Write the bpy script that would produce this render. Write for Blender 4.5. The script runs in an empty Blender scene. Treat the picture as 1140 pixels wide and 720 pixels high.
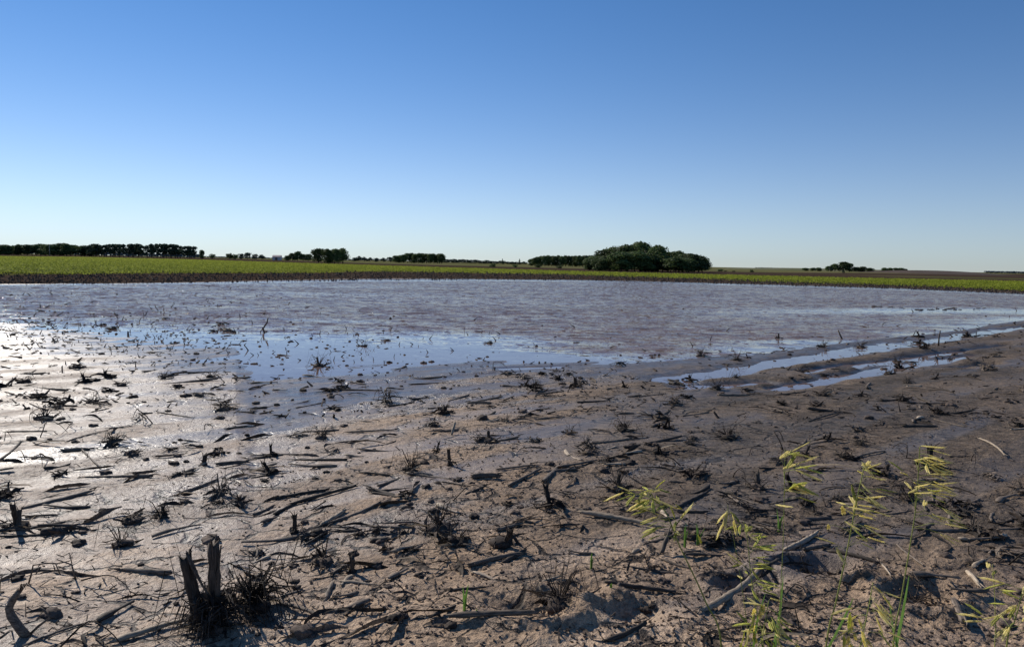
import bpy, math, random
import numpy as np
from mathutils import Vector, Matrix, Euler

random.seed(7)
rng = np.random.default_rng(7)
sc = bpy.context.scene
COL = sc.collection
R = math.radians

# ------------------------------------------------------------------ camera
CAM_Z = 1.55
F = 823.0                       # focal length in photo pixels (photo 1140 x 720)
PITCH = math.atan((360 - 292.8) / F)
ROLL = R(1.13)
cam = bpy.data.cameras.new('camera')
camo = bpy.data.objects.new('camera', cam)
COL.objects.link(camo)
camo.matrix_world = Matrix.Translation((0, 0, CAM_Z)) @ Matrix.Rotation(R(90) - PITCH, 4, 'X') @ Matrix.Rotation(ROLL, 4, 'Z')
cam.sensor_width = 36
cam.lens = 36 * F / 1140
cam.clip_start = 0.05
cam.clip_end = 30000
cam.dof.use_dof = True
cam.dof.focus_distance = 5.0
cam.dof.aperture_fstop = 24.0
sc.camera = camo
CM = camo.matrix_world.to_3x3()

def ray(px, py):
    return CM @ Vector(((px - 570) / F, -(py - 360) / F, -1.0))
def G(px, py, z=0.0):           # where the line of sight through a photo pixel meets the ground level z
    d = ray(px, py)
    t = (z - CAM_Z) / d.z
    return (d.x * t, d.y * t)
def at_depth(px, py, depth):
    d = ray(px, py)
    return Vector((0, 0, CAM_Z)) + d * depth

# ------------------------------------------------------------------ noise
def _hash(ix, iy, seed):
    h = (ix.astype(np.int64) * 374761393 + iy.astype(np.int64) * 668265263 + seed * 974634777) & 0xFFFFFFFF
    h = ((h ^ (h >> 13)) * 1274126177) & 0xFFFFFFFF
    h = (h ^ (h >> 16)) & 0xFFFFFFFF
    return h.astype(np.float64) / 4294967295.0
def vnoise(x, y, seed=0):
    ix = np.floor(x); iy = np.floor(y)
    fx = x - ix; fy = y - iy
    ix = ix.astype(np.int64); iy = iy.astype(np.int64)
    ux = fx * fx * fx * (fx * (fx * 6 - 15) + 10); uy = fy * fy * fy * (fy * (fy * 6 - 15) + 10)
    a = _hash(ix, iy, seed); b = _hash(ix + 1, iy, seed)
    c = _hash(ix, iy + 1, seed); d = _hash(ix + 1, iy + 1, seed)
    return ((a * (1 - ux) + b * ux) * (1 - uy) + (c * (1 - ux) + d * ux) * uy) * 2 - 1
def fbm(x, y, octv, seed=0, gain=0.5):
    s = 0; a = 1; t = 0
    for i in range(octv):
        s = s + a * vnoise(x * (1.0 + 0.0) * 2 ** i + 17.3 * i, y * 2 ** i - 9.1 * i, seed + i)
        t += a; a *= gain
    return s / t
def sstep(a, b, x):
    t = np.clip((x - a) / (b - a), 0, 1)
    return t * t * (3 - 2 * t)

# ------------------------------------------------------------------ field boundaries (from ground points)
def boundary(pts):
    P = [G(*p) for p in pts]
    us = np.array([p[0] / p[1] for p in P]); iv = np.array([1 / p[1] for p in P])
    o = np.argsort(us)
    us = us[o]; iv = iv[o]
    def f(u):
        return np.interp(u, us, iv)          # 1 / forward distance
    return f
NEAR = boundary([(-60, 352), (0, 356), (60, 366), (130, 378), (200, 386), (262, 392), (282, 423), (330, 424), (385, 414), (440, 411), (500, 409), (545, 406),
                 (640, 405), (740, 401), (800, 395), (860, 388), (950, 380), (1050, 369), (1140, 357), (1200, 348)])
FAR = boundary([(-60, 318), (0, 316.5), (100, 316), (200, 315), (300, 313.5), (420, 312), (540, 311.5), (640, 312), (740, 314), (860, 317.5), (1000, 321.5), (1140, 327.5), (1200, 332)])
CALM = boundary([(-60, 343), (0, 345), (100, 348), (250, 352), (420, 364), (540, 371), (640, 386), (740, 396), (860, 382), (950, 374), (1050, 364), (1140, 350), (1200, 342)])
GREEN0 = boundary([(0, 307), (100, 306), (300, 305), (420, 303.6), (520, 305), (640, 307), (860, 313.5), (1140, 323)])
GREEN1 = boundary([(0, 285.4), (100, 286.3), (210, 289), (300, 292), (420, 296), (640, 303), (860, 308.5), (1140, 314.5)])
SOIL1 = boundary([(0, 283.2), (100, 284.6), (210, 286.8), (300, 289.5), (420, 294), (640, 299.5), (860, 304), (960, 304.4), (1040, 305.5), (1140, 305.2)])

AX, AY = 0.777, 0.629           # direction the old crop rows run in
def rows_uv(x, y):
    return x * AX + y * AY, x * AY - y * AX

PUD = [([(752, 424), (800, 418), (850, 409), (900, 400), (950, 392), (1000, 385), (1050, 378), (1100, 371), (1180, 360)], 0.31, 0.085),
       ([(768, 434), (800, 432), (850, 427)], 0.22, 0.08),
       ([(862, 434), (910, 427), (960, 417), (1010, 408), (1084, 397)], 0.26, 0.085),
       ([(890, 415), (935, 409), (985, 404), (1040, 396), (1120, 386)], 0.17, 0.075),
       ([(1055, 412), (1100, 408)], 0.2, 0.07),
       ([(300, 421), (360, 417), (420, 413)], 0.2, 0.03),
       ([(225, 402), (280, 396), (330, 391)], 0.16, 0.03),
       ([(560, 411), (620, 409)], 0.12, 0.02)]
PUD = [([G(*p) for p in pl], w, d) for pl, w, d in PUD]
HOLES = [(G(585, 700), 0.15, 0.055), (G(640, 686), 0.11, 0.04), (G(905, 655), 0.12, 0.075), (G(1019, 690), 0.12, 0.065), (G(830, 672), 0.11, 0.06), (G(700, 705), 0.12, 0.04), (G(300, 700), .12, .03)]

def seg_dist(x, y, pl):
    best = np.full(x.shape, 1e9)
    for (ax, ay), (bx, by) in zip(pl[:-1], pl[1:]):
        dx, dy = bx - ax, by - ay
        t = np.clip(((x - ax) * dx + (y - ay) * dy) / (dx * dx + dy * dy), 0, 1)
        best = np.minimum(best, np.hypot(x - ax - t * dx, y - ay - t * dy))
    return best

def height(x, y, full=False):
    x = np.asarray(x, float); y = np.asarray(y, float)
    r = np.hypot(x, y)
    yy = np.maximum(y, 0.3)
    u = np.where(y > 0.3, x / yy, np.sign(x) * 3)
    u = np.clip(u, -3, 3)
    yn = 1 / NEAR(u); yf = 1 / FAR(u)
    a, b = rows_uv(x, y)
    warp = 0.10 * vnoise(a * 0.35, b * 0.8, 3)
    fur = np.cos(2 * math.pi * (b + warp) / 0.76)
    ragged = fbm(a * 0.22, b * 0.9, 3, 11)
    dn = (yn - y)                       # + on the camera side
    df = (y - yf)
    left = sstep(-0.05, -0.45, u)
    slope = 0.020 - 0.0125 * left
    base_n = np.where(dn > 0, 0.115 * (1 - np.exp(-dn * slope / 0.115)), -0.16 * (1 - np.exp(dn * slope * 1.3 / 0.16)))
    base_f = np.where(df > 0, 0.16 * (1 - np.exp(-df * 0.012 / 0.16)), 0.16 * (np.exp(df * 0.02 / 0.16) - 1))
    base = np.where(y < (yn + yf) / 2, base_n, base_f)
    nearfade = sstep(60, 25, r)
    h = base + nearfade * (0.0048 * fur * (0.3 + 0.9 * np.clip(vnoise(a * .3, b * .7, 5) + .3, 0, 1.3)) + 0.016 * ragged)
    h = h + 0.006 * fbm(a * 0.9, b * 3.2, 3, 21) * nearfade
    big = fbm(x * 0.8, y * 0.8, 2, 40)
    crumb = sstep(-0.25, 0.35, fbm(a * 0.7, b * 1.7, 3, 31) + 0.35 * fur + sstep(6.5, 2.6, r) * 0.45 + sstep(0.2, 0.6, u) * 0.15)
    crumb = crumb * sstep(-0.01, 0.028, base) * (1 - 0.68 * left)
    crumb = np.maximum(crumb, .5 * sstep(-.15, .2, u) * sstep(-.012, .006, base) * sstep(-.5, .3, big))
    f1 = sstep(24, 12, r)
    lum = fbm(x * 7, y * 7, 4, 50, .55)
    h = h + f1 * crumb * (0.016 * np.maximum(lum, -0.1) + 0.022 * big * sstep(7, 3, r))
    f2 = sstep(9, 5, r)
    h = h + f2 * (0.25 + crumb) * 0.0050 * fbm(x * 38, y * 38, 2, 60, .6)
    # puddles that stand in the wheel tracks
    for pl, w, d in PUD:
        near = seg_dist(x, y, pl)
        wob = np.clip(1.02 + 0.6 * fbm(x * 1.8, y * 1.8, 3, 70), .3, 2)
        g = np.exp(-(near / (w * wob)) ** 2)
        h = h * (1 - 0.85 * g) - d * 0.45 * g
        # raised shoulder beside the track
        h = h + 0.003 * np.exp(-((near - 2.1 * w) / (0.8 * w)) ** 2) * sstep(0.0, 0.02, base) * (1 + 1.5 * fbm(x * 2.2, y * 2.2, 3, 71))
    for (cx, cy), w, d in HOLES:
        dd = np.hypot(x - cx, (y - cy) * 1.6) * (1 + 0.3 * fbm(x * 5, y * 5, 2, 80))
        h = h - d * np.exp(-(dd / w) ** 2) + 0.5 * d * np.exp(-((dd - 1.9 * w) / (0.6 * w)) ** 2)
    # beyond the pond: tilled field
    h = h + sstep(0.5, 3, df) * sstep(200, 80, r) * 0.02 * fbm(x * 1.2, y * 1.2, 2, 90)
    if not full:
        return h
    return h, u, crumb, base, fur
def H(x, y):
    return float(height(np.array([x]), np.array([y]))[0])

# ------------------------------------------------------------------ mesh helpers
def np_mesh(name, verts, quads=None, tris=None, attrs=None, smooth=True):
    me = bpy.data.meshes.new(name)
    nv = len(verts)
    me.vertices.add(nv)
    me.vertices.foreach_set('co', np.ascontiguousarray(verts, dtype=np.float32).ravel())
    parts = []; sizes = []
    if quads is not None and len(quads):
        parts.append(np.asarray(quads, dtype=np.int32).ravel()); sizes.append(np.full(len(quads), 4, np.int32))
    if tris is not None and len(tris):
        parts.append(np.asarray(tris, dtype=np.int32).ravel()); sizes.append(np.full(len(tris), 3, np.int32))
    loops = np.concatenate(parts); tot = np.concatenate(sizes)
    me.loops.add(len(loops))
    me.loops.foreach_set('vertex_index', loops)
    me.polygons.add(len(tot))
    start = np.concatenate([[0], np.cumsum(tot)[:-1]]).astype(np.int32)
    me.polygons.foreach_set('loop_start', start)
    me.polygons.foreach_set('loop_total', tot)
    me.polygons.foreach_set('use_smooth', np.full(len(tot), smooth))
    if attrs:
        for k, v in attrs.items():
            at = me.attributes.new(k, 'FLOAT', 'POINT')
            at.data.foreach_set('value', np.ascontiguousarray(v, dtype=np.float32))
    me.update(calc_edges=True)
    me.validate()
    return me

def link(name, me, mat=None, parent=None, loc=(0, 0, 0), rot=(0, 0, 0)):
    o = bpy.data.objects.new(name, me)
    COL.objects.link(o)
    if mat is not None and not me.materials:
        me.materials.append(mat)
    if parent is not None:
        o.parent = parent
    o.location = loc
    o.rotation_euler = rot
    return o
def tag(o, label, cat, group=None, kind=None):
    o['label'] = label
    if cat: o['category'] = cat
    if group: o['group'] = group
    if kind: o['kind'] = kind
    return o
def empty(name, loc=(0, 0, 0), rz=0):
    o = bpy.data.objects.new(name, None)
    o.empty_display_size = 0.1
    COL.objects.link(o)
    o.location = loc
    o.rotation_euler = (0, 0, rz)
    return o

class MB:
    def __init__(s):
        s.v = []; s.f = []
    def tube(s, pts, rads, n=6, cap=True, jag=0.0, flat=1.0, seed=None):
        rr = random.Random(seed) if seed is not None else random
        base = len(s.v)
        up = Vector((0, 0, 1))
        P = [Vector(p) for p in pts]
        k = len(P)
        prev = None
        for i in range(k):
            t = (P[min(i + 1, k - 1)] - P[max(i - 1, 0)])
            if t.length < 1e-9: t = Vector((0, 0, 1))
            t.normalize()
            if prev is None:
                a = t.cross(up)
                if a.length < 0.1: a = t.cross(Vector((1, 0, 0)))
                a.normalize()
            else:
                a = prev - t * prev.dot(t)
                a.normalize()
            prev = a
            b = t.cross(a)
            for j in range(n):
                an = 2 * math.pi * j / n
                off = a * math.cos(an) * rads[i] + b * math.sin(an) * rads[i] * flat
                q = P[i] + off
                if jag and (i == 0 or i == k - 1):
                    q = q + t * rr.uniform(-jag, jag)
                s.v.append(tuple(q))
        for i in range(k - 1):
            for j in range(n):
                a0 = base + i * n + j; a1 = base + i * n + (j + 1) % n
                s.f.append((a0, a1, a1 + n, a0 + n))
        if cap:
            for i, inward in ((0, 1), (k - 1, -1)):
                t = (P[min(i + 1, k - 1)] - P[max(i - 1, 0)]).normalized()
                c = len(s.v)
                s.v.append(tuple(P[i] + t * inward * rads[i] * 0.5))
                for j in range(n):
                    a0 = base + i * n + j; a1 = base + i * n + (j + 1) % n
                    s.f.append((a1, a0, c) if i == 0 else (a0, a1, c))
    def strip(s, pts, widths, normal=Vector((0, 0, 1)), fold=0.25, twist=0.0):
        base = len(s.v)
        P = [Vector(p) for p in pts]; k = len(P)
        for i in range(k):
            t = (P[min(i + 1, k - 1)] - P[max(i - 1, 0)])
            if t.length < 1e-9: t = Vector((1, 0, 0))
            t.normalize()
            a = t.cross(normal)
            if a.length < 0.05: a = t.cross(Vector((0.3, 1, 0)))
            a.normalize()
            b = a.cross(t)
            th = twist * i / max(1, k - 1)
            a2 = a * math.cos(th) + b * math.sin(th)
            b2 = b * math.cos(th) - a * math.sin(th)
            w = widths[i]
            s.v.append(tuple(P[i] - a2 * w + b2 * w * fold)); s.v.append(tuple(P[i])); s.v.append(tuple(P[i] + a2 * w + b2 * w * fold))
        for i in range(k - 1):
            q = base + i * 3
            s.f.append((q, q + 1, q + 4, q + 3)); s.f.append((q + 1, q + 2, q + 5, q + 4))
    def lump(s, c, rad, seed, sub=2, squash=0.6, amp=0.35):
        import bmesh
        bm = bmesh.new(); bmesh.ops.create_icosphere(bm, subdivisions=sub, radius=1)
        base = len(s.v)
        vs = np.array([v.co[:] for v in bm.verts])
        n = 1 + amp * (vnoise(vs[:, 0] * 1.7 + seed, vs[:, 1] * 1.7 + vs[:, 2] * 1.3, seed) + 0.5 * vnoise(vs[:, 0] * 4 + seed, vs[:, 1] * 4 - vs[:, 2] * 3.3, seed + 3))
        vs = vs * n[:, None] * rad
        vs[:, 2] *= squash
        for q in vs: s.v.append((q[0] + c[0], q[1] + c[1], q[2] + c[2]))
        for f in bm.faces: s.f.append(tuple(base + v.index for v in f.verts))
        bm.free()
    def mesh(s, name, smooth=True):
        me = bpy.data.meshes.new(name)
        me.from_pydata(s.v, [], s.f)
        if smooth:
            me.polygons.foreach_set('use_smooth', [True] * len(me.polygons))
        me.update()
        return me
    def build(s, name, mat, parent=None, smooth=True):
        return link(name, s.mesh(name, smooth), mat, parent)

# ------------------------------------------------------------------ materials
def new_mat(name):
    m = bpy.data.materials.new(name); m.use_nodes = True
    nt = m.node_tree
    for n in list(nt.nodes): nt.nodes.remove(n)
    out = nt.nodes.new('ShaderNodeOutputMaterial')
    b = nt.nodes.new('ShaderNodeBsdfPrincipled')
    nt.links.new(b.outputs[0], out.inputs['Surface'])
    return m, nt, b, out
class N:
    def __init__(s, nt): s.nt = nt
    def node(s, t, **k):
        n = s.nt.nodes.new(t)
        for a, v in k.items(): setattr(n, a, v)
        return n
    def set(s, sock, v):
        if isinstance(v, bpy.types.NodeSocket): s.nt.links.new(v, sock)
        else: sock.default_value = v
    def math(s, op, a, b=0.0, c=0.0, clamp=False):
        n = s.node('ShaderNodeMath', operation=op, use_clamp=clamp)
        s.set(n.inputs[0], a); s.set(n.inputs[1], b); s.set(n.inputs[2], c)
        return n.outputs[0]
    def mix(s, f, a, b):
        n = s.node('ShaderNodeMix', data_type='RGBA')
        s.set(n.inputs[0], f)
        s.set(n.inputs[6], a if isinstance(a, bpy.types.NodeSocket) else (*a, 1))
        s.set(n.inputs[7], b if isinstance(b, bpy.types.NodeSocket) else (*b, 1))
        return n.outputs[2]
    def noise(s, vec, scale, detail=4, rough=0.55, dist=0.0):
        n = s.node('ShaderNodeTexNoise')
        s.set(n.inputs['Vector'], vec); n.inputs['Scale'].default_value = scale
        n.inputs['Detail'].default_value = detail; n.inputs['Roughness'].default_value = rough
        n.inputs['Distortion'].default_value = dist
        return n.outputs['Fac']
    def ramp(s, f, lo, hi, a=0.0, b=1.0):
        n = s.node('ShaderNodeMapRange', interpolation_type='SMOOTHSTEP')
        s.set(n.inputs[0], f); s.set(n.inputs[1], lo); s.set(n.inputs[2], hi)
        s.set(n.inputs[3], a); s.set(n.inputs[4], b)
        return n.outputs[0]
    def mapping(s, vec, rot=(0, 0, 0), scale=(1, 1, 1), typ='POINT'):
        n = s.node('ShaderNodeMapping', vector_type=typ)
        s.set(n.inputs[0], vec); n.inputs['Rotation'].default_value = rot; n.inputs['Scale'].default_value = scale
        return n.outputs[0]
    def attr(s, name):
        n = s.node('ShaderNodeAttribute'); n.attribute_name = name
        return n.outputs['Fac']
    def bump(s, h, strength, dist, normal=None):
        n = s.node('ShaderNodeBump')
        s.set(n.inputs['Height'], h); s.set(n.inputs['Strength'], strength); n.inputs['Distance'].default_value = dist
        if normal is not None: s.set(n.inputs['Normal'], normal)
        return n.outputs[0]

ROWANG = math.atan2(AY, AX)

def ground_material():
    m, nt, b, out = new_mat('field_ground')
    q = N(nt)
    pos = q.node('ShaderNodeNewGeometry').outputs['Position']
    along = q.mapping(q.mapping(pos, rot=(0, 0, -ROWANG)), scale=(0.35, 1.0, 1.0))
    crumb = q.attr('crumb'); wet = q.attr('wet'); crop = q.attr('crop'); pale = q.attr('grassland'); far = q.attr('far')
    n1 = q.noise(along, 1.3, 5); n2 = q.noise(pos, 9, 6, 0.65); n3 = q.noise(pos, 60, 4, .65); n6 = q.noise(pos, 24, 5, .7); n4 = q.noise(along, 4.5, 5, .6)
    n5 = q.noise(pos, 220, 2, .6)
    # mud colours
    silt = q.mix(q.ramp(n4, .35, .65), (0.200, 0.158, 0.134), (0.300, 0.238, 0.198))
    soil = q.mix(q.ramp(n2, .35, .65), (0.150, 0.105, 0.074), (0.390, 0.285, 0.200))
    soil = q.mix(q.ramp(n3, .30, .75), soil, (0.42, 0.31, 0.22))
    cr = q.math('ADD', crumb, q.math('MULTIPLY', q.math('SUBTRACT', n2, .5), 1.2), clamp=True)
    dry = q.mix(cr, silt, soil)
    dry = q.mix(q.ramp(n1, .42, .62, 0.0, .30), dry, (0.075, 0.056, 0.047))
    wetc = q.mix(q.ramp(n2, .3, .7), (0.070, 0.053, 0.045), (0.125, 0.096, 0.082))
    w = q.math('ADD', wet, q.math('MULTIPLY', q.math('SUBTRACT', n4, .5), 0.9), clamp=True)
    w = q.ramp(w, .15, .85)
    mud = q.mix(w, dry, wetc)
    mud = q.mix(q.math('MULTIPLY', q.attr('dark'), q.ramp(n1, .3, .7, .72, 1.0)), mud, q.mix(q.ramp(n2, .35, .7), (0.042, 0.035, 0.030), (0.118, 0.094, 0.077)))
    # dark specks of rotted residue
    sp = q.node('ShaderNodeTexVoronoi', feature='F1'); q.set(sp.inputs['Vector'], q.mapping(pos, rot=(0, 0, .4), scale=(1, 2.2, 1)))
    sp.inputs['Scale'].default_value = 26
    mask = q.math('MULTIPLY', q.ramp(sp.outputs['Distance'], .10, .22, 1, 0), q.ramp(q.noise(pos, 3.1, 3), .48, .6))
    mud = q.mix(q.math('MULTIPLY', mask, .35), mud, (0.022, 0.016, 0.013))
    # pale dry crust on the higher ground, and fine grit everywhere
    crust = q.math('MULTIPLY', q.attr('crust'), q.math('MULTIPLY', q.ramp(q.noise(along, 2.1, 5, .65), .48, .60), q.ramp(n6, .3, .6, .5, 1.0)))
    mud = q.mix(crust, mud, q.mix(q.ramp(n3, .3, .7), (0.34, 0.250, 0.180), (0.52, 0.395, 0.290)))
    gv = q.node('ShaderNodeMix', data_type='RGBA', blend_type='MULTIPLY'); gv.inputs[0].default_value = 1
    q.set(gv.inputs[6], mud); gr = q.ramp(q.math('ADD', q.math('MULTIPLY', n5, .6), q.math('MULTIPLY', n6, .4)), .36, .64, .70, 1.35)
    cb = q.node('ShaderNodeCombineColor'); [q.set(cb.inputs[i_], gr) for i_ in range(3)]
    q.set(gv.inputs[7], cb.outputs[0]); mud = gv.outputs[2]
    wm = q.node('ShaderNodeMix', data_type='RGBA', blend_type='MULTIPLY'); wm.inputs[0].default_value = 1; q.set(wm.inputs[6], mud); wm.inputs[7].default_value = (1.04, 1.0, .935, 1); mud = wm.outputs[2]
    # drying cracks
    wv = q.node('ShaderNodeVectorMath', operation='ADD')
    q.set(wv.inputs[0], pos)
    nc = q.node('ShaderNodeTexNoise'); q.set(nc.inputs['Vector'], pos); nc.inputs['Scale'].default_value = 6; nc.inputs['Detail'].default_value = 4
    sb = q.node('ShaderNodeVectorMath', operation='SCALE'); q.set(sb.inputs[0], nc.outputs['Color']); sb.inputs['Scale'].default_value = 0.13
    q.set(wv.inputs[1], sb.outputs[0])
    vo = q.node('ShaderNodeTexVoronoi', feature='DISTANCE_TO_EDGE'); q.set(vo.inputs['Vector'], q.mapping(wv.outputs[0], rot=(0, 0, -.5), scale=(1, 1.5, 1)))
    vo.inputs['Scale'].default_value = 3.6
    cmask = q.math('MULTIPLY', q.attr('crack'), q.ramp(q.noise(pos, 1.6, 3), .40, .50))
    wid = q.math('MULTIPLY', q.ramp(q.noise(pos, 5, 4), .35, .65), 0.085)
    crack = q.math('MULTIPLY', q.ramp(q.math('DIVIDE', vo.outputs['Distance'], q.math('ADD', wid, .002)), .35, 1.1, 1, 0), cmask)
    mud = q.mix(q.math('MULTIPLY', crack, .9), mud, (0.018, 0.013, 0.011))
    # the tilled soil and fields beyond
    fs = q.noise(pos, 1.1, 5, .7)
    far_soil = q.mix(q.ramp(fs, .35, .65), (0.034, 0.024, 0.018), (0.085, 0.061, 0.046))
    col = q.mix(far, mud, far_soil)
    g1 = q.noise(pos, .45, 6, .7); g2 = q.noise(pos, .03, 3)
    green = q.mix(q.ramp(g1, .35, .62), (0.120, 0.140, 0.022), (0.29, 0.32, 0.048))
    green = q.mix(q.ramp(g2, .4, .65, 0, .4), green, (0.16, 0.165, 0.04))
    col = q.mix(crop, col, green)
    pal = q.mix(q.ramp(q.noise(pos, .02, 5, .7), .4, .6), (0.095, 0.105, 0.040), (0.150, 0.135, 0.070))
    col = q.mix(pale, col, pal)
    q.set(b.inputs['Base Color'], col)
    rgh = q.math('ADD', q.math('MULTIPLY', w, -0.16), .50)
    rgh = q.math('ADD', rgh, q.math('MULTIPLY', cr, q.math('MULTIPLY', q.math('SUBTRACT', 1.0, w), .28)))
    rgh = q.math('ADD', rgh, q.math('MULTIPLY', q.math('SUBTRACT', n4, .5), .9), clamp=True)
    rgh = q.math('ADD', rgh, q.math('MULTIPLY', q.attr('dark'), .12), clamp=True)
    rgh = q.math('MAXIMUM', rgh, q.math('MULTIPLY', far, .95))
    q.set(b.inputs['Roughness'], rgh)
    spec = q.math('SUBTRACT', q.ramp(q.math('ADD', w, q.math('MULTIPLY', cr, -.4)), -.4, 1.0, .28, .85), q.math('MULTIPLY', far, .7), clamp=True)
    q.set(b.inputs['Specular IOR Level'], spec)
    hh = q.math('ADD', q.math('MULTIPLY', n3, .5), q.math('MULTIPLY', n5, .16))
    hh = q.math('ADD', hh, q.math('MULTIPLY', n2, 1.2))
    hh = q.math('ADD', hh, q.math('MULTIPLY', n6, 1.1))
    hh = q.math('SUBTRACT', hh, q.math('MULTIPLY', crack, 1.3))
    st = q.math('MULTIPLY', q.ramp(q.math('SUBTRACT', cr, q.math('MULTIPLY', w, .6)), -.6, 1, .22, 1.0), q.math('SUBTRACT', 1, q.math('MULTIPLY', far, .3)))
    q.set(b.inputs['Normal'], q.bump(hh, st, 0.020))
    return m

def water_material():
    m, nt, b, out = new_mat('flood_water')
    q = N(nt)
    pos = q.node('ShaderNodeNewGeometry').outputs['Position']
    rip = q.attr('ripple')
    wind = q.mapping(q.mapping(pos, rot=(0, 0, R(12))), scale=(0.42, 1.0, 1.0))
    patch = q.noise(q.mapping(pos, scale=(.25, 1, 1)), .22, 4, .6)
    amp = q.math('MULTIPLY', rip, q.ramp(patch, .3, .7, .7, 1.2))
    def vec(src, scale, detail, gain):
        n = q.node('ShaderNodeTexNoise'); q.set(n.inputs['Vector'], src); n.inputs['Scale'].default_value = scale
        n.inputs['Detail'].default_value = detail; n.inputs['Roughness'].default_value = .6
        sb = q.node('ShaderNodeVectorMath', operation='SUBTRACT'); q.set(sb.inputs[0], n.outputs['Color']); sb.inputs[1].default_value = (.5, .5, .5)
        ml = q.node('ShaderNodeVectorMath', operation='MULTIPLY'); q.set(ml.inputs[0], sb.outputs[0]); ml.inputs[1].default_value = (gain, gain, 0)
        return ml.outputs[0]
    def add(a_, b_):
        n = q.node('ShaderNodeVectorMath', operation='ADD'); q.set(n.inputs[0], a_); q.set(n.inputs[1], b_); return n.outputs[0]
    glint = q.math('MULTIPLY', q.ramp(q.noise(pos, 5.5, 2), .55, .68), 3.2)
    gs = q.node('ShaderNodeVectorMath', operation='SCALE'); q.set(gs.inputs[0], vec(pos, 23, 1, 1.5)); q.set(gs.inputs['Scale'], q.math('ADD', glint, .5))
    fl = q.node('ShaderNodeVectorMath', operation='SCALE'); q.set(fl.inputs[0], vec(pos, 6.0, 0, 3.6)); q.set(fl.inputs['Scale'], q.ramp(q.noise(pos, 3.3, 1), .55, .66))
    sl = add(fl.outputs[0], vec(wind, 1.3, 2, .3))
    sl = add(add(sl, vec(wind, 4.5, 2, 1.3)), gs.outputs[0])
    sc_n = q.node('ShaderNodeVectorMath', operation='SCALE'); q.set(sc_n.inputs[0], sl); q.set(sc_n.inputs['Scale'], amp)
    up = q.node('ShaderNodeVectorMath', operation='ADD'); q.set(up.inputs[0], sc_n.outputs[0]); q.set(up.inputs[1], q.node('ShaderNodeNewGeometry').outputs['Normal'])
    nn = q.node('ShaderNodeVectorMath', operation='NORMALIZE'); q.set(nn.inputs[0], up.outputs[0])
    col = q.mix(q.ramp(patch, .35, .65), (0.15, 0.103, 0.09), (0.20, 0.140, 0.12))
    q.set(b.inputs['Base Color'], col)
    b.inputs['Roughness'].default_value = 0.04
    b.inputs['IOR'].default_value = 1.333
    q.set(b.inputs['Normal'], nn.outputs[0])
    df = q.node('ShaderNodeBsdfDiffuse'); q.set(df.inputs['Color'], q.mix(q.ramp(q.noise(wind, 2.4, 4, .65), .35, .65), (0.118, 0.089, 0.078), (0.200, 0.156, 0.138)))
    mx = q.node('ShaderNodeMixShader'); q.set(mx.inputs[0], q.math('MULTIPLY', q.ramp(rip, .1, .8), q.ramp(patch, .3, .7, .56, .40)))
    nt.links.new(b.outputs[0], mx.inputs[1]); nt.links.new(df.outputs[0], mx.inputs[2]); nt.links.new(mx.outputs[0], out.inputs['Surface'])
    return m

def simple(name, c0, c1, scale=(1, 1, 1), ns=20, rough=.8, bump=.4, bd=.004, spec=.3, rnd=.5, transl=0.0, detail=5):
    m, nt, b, out = new_mat(name)
    q = N(nt)
    tc = q.node('ShaderNodeTexCoord').outputs['Object']
    v = q.mapping(tc, scale=scale)
    n = q.noise(v, ns, detail, .65)
    col = q.mix(q.ramp(n, .3, .7), c0, c1)
    if rnd:
        oi = q.node('ShaderNodeObjectInfo').outputs['Random']
        hs = q.node('ShaderNodeHueSaturation')
        q.set(hs.inputs['Color'], col)
        q.set(hs.inputs['Value'], q.ramp(oi, 0, 1, 1 - rnd, 1 + rnd))
        col = hs.outputs[0]
    q.set(b.inputs['Base Color'], col)
    b.inputs['Roughness'].default_value = rough
    b.inputs['Specular IOR Level'].default_value = spec
    if bump: q.set(b.inputs['Normal'], q.bump(n, bump, bd))
    if transl:
        tr = q.node('ShaderNodeBsdfTranslucent'); q.set(tr.inputs['Color'], col)
        mx = q.node('ShaderNodeMixShader'); mx.inputs[0].default_value = transl
        nt.links.new(b.outputs[0], mx.inputs[1]); nt.links.new(tr.outputs[0], mx.inputs[2])
        nt.links.new(mx.outputs[0], out.inputs['Surface'])
    return m

M = {}
M['ground'] = ground_material()
M['water'] = water_material()
M['stalk_dark'] = simple('weathered_dark_stalk', (0.035, 0.027, 0.021), (0.17, 0.132, 0.100), (6, 60, 60), 3, .75, .6, .003, .3, .55)
M['stalk_pale'] = simple('weathered_pale_stalk', (0.20, 0.155, 0.11), (0.50, 0.40, 0.29), (6, 60, 60), 3, .7, .5, .003, .3, .25)
M['stalk_up'] = simple('weathered_stub', (0.020, 0.015, 0.012), (0.090, 0.068, 0.052), (60, 60, 5), 3, .75, .6, .003, .3, .35)
M['husk'] = simple('rotted_husk', (0.025, 0.019, 0.015), (0.11, 0.084, 0.064), (20, 60, 20), 3, .8, .4, .002, .2, .6, .12)
M['husk_pale'] = simple('bleached_husk', (0.22, 0.17, 0.12), (0.42, 0.34, 0.24), (20, 60, 20), 3, .8, .4, .002, .2, .3, .15)
M['root'] = simple('dead_roots', (0.016, 0.012, 0.010), (0.060, 0.045, 0.036), (1, 1, 1), 40, .85, .3, .002, .2, .4)
M['clod'] = simple('mud_clod', (0.030, 0.022, 0.018), (0.105, 0.078, 0.062), (1, 1, 1), 35, .85, .8, .006, .25, .5)
M['bits'] = simple('rotted_bits', (0.018, 0.013, 0.011), (0.105, 0.080, 0.062), (1, 1, 1), 9, .85, 0, .006, .2, 0)
M['crumbs'] = simple('soil_crumbs', (0.07, 0.052, 0.040), (0.20, 0.15, 0.115), (1, 1, 1), 7, .9, .3, .004, .2, 0)
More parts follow.
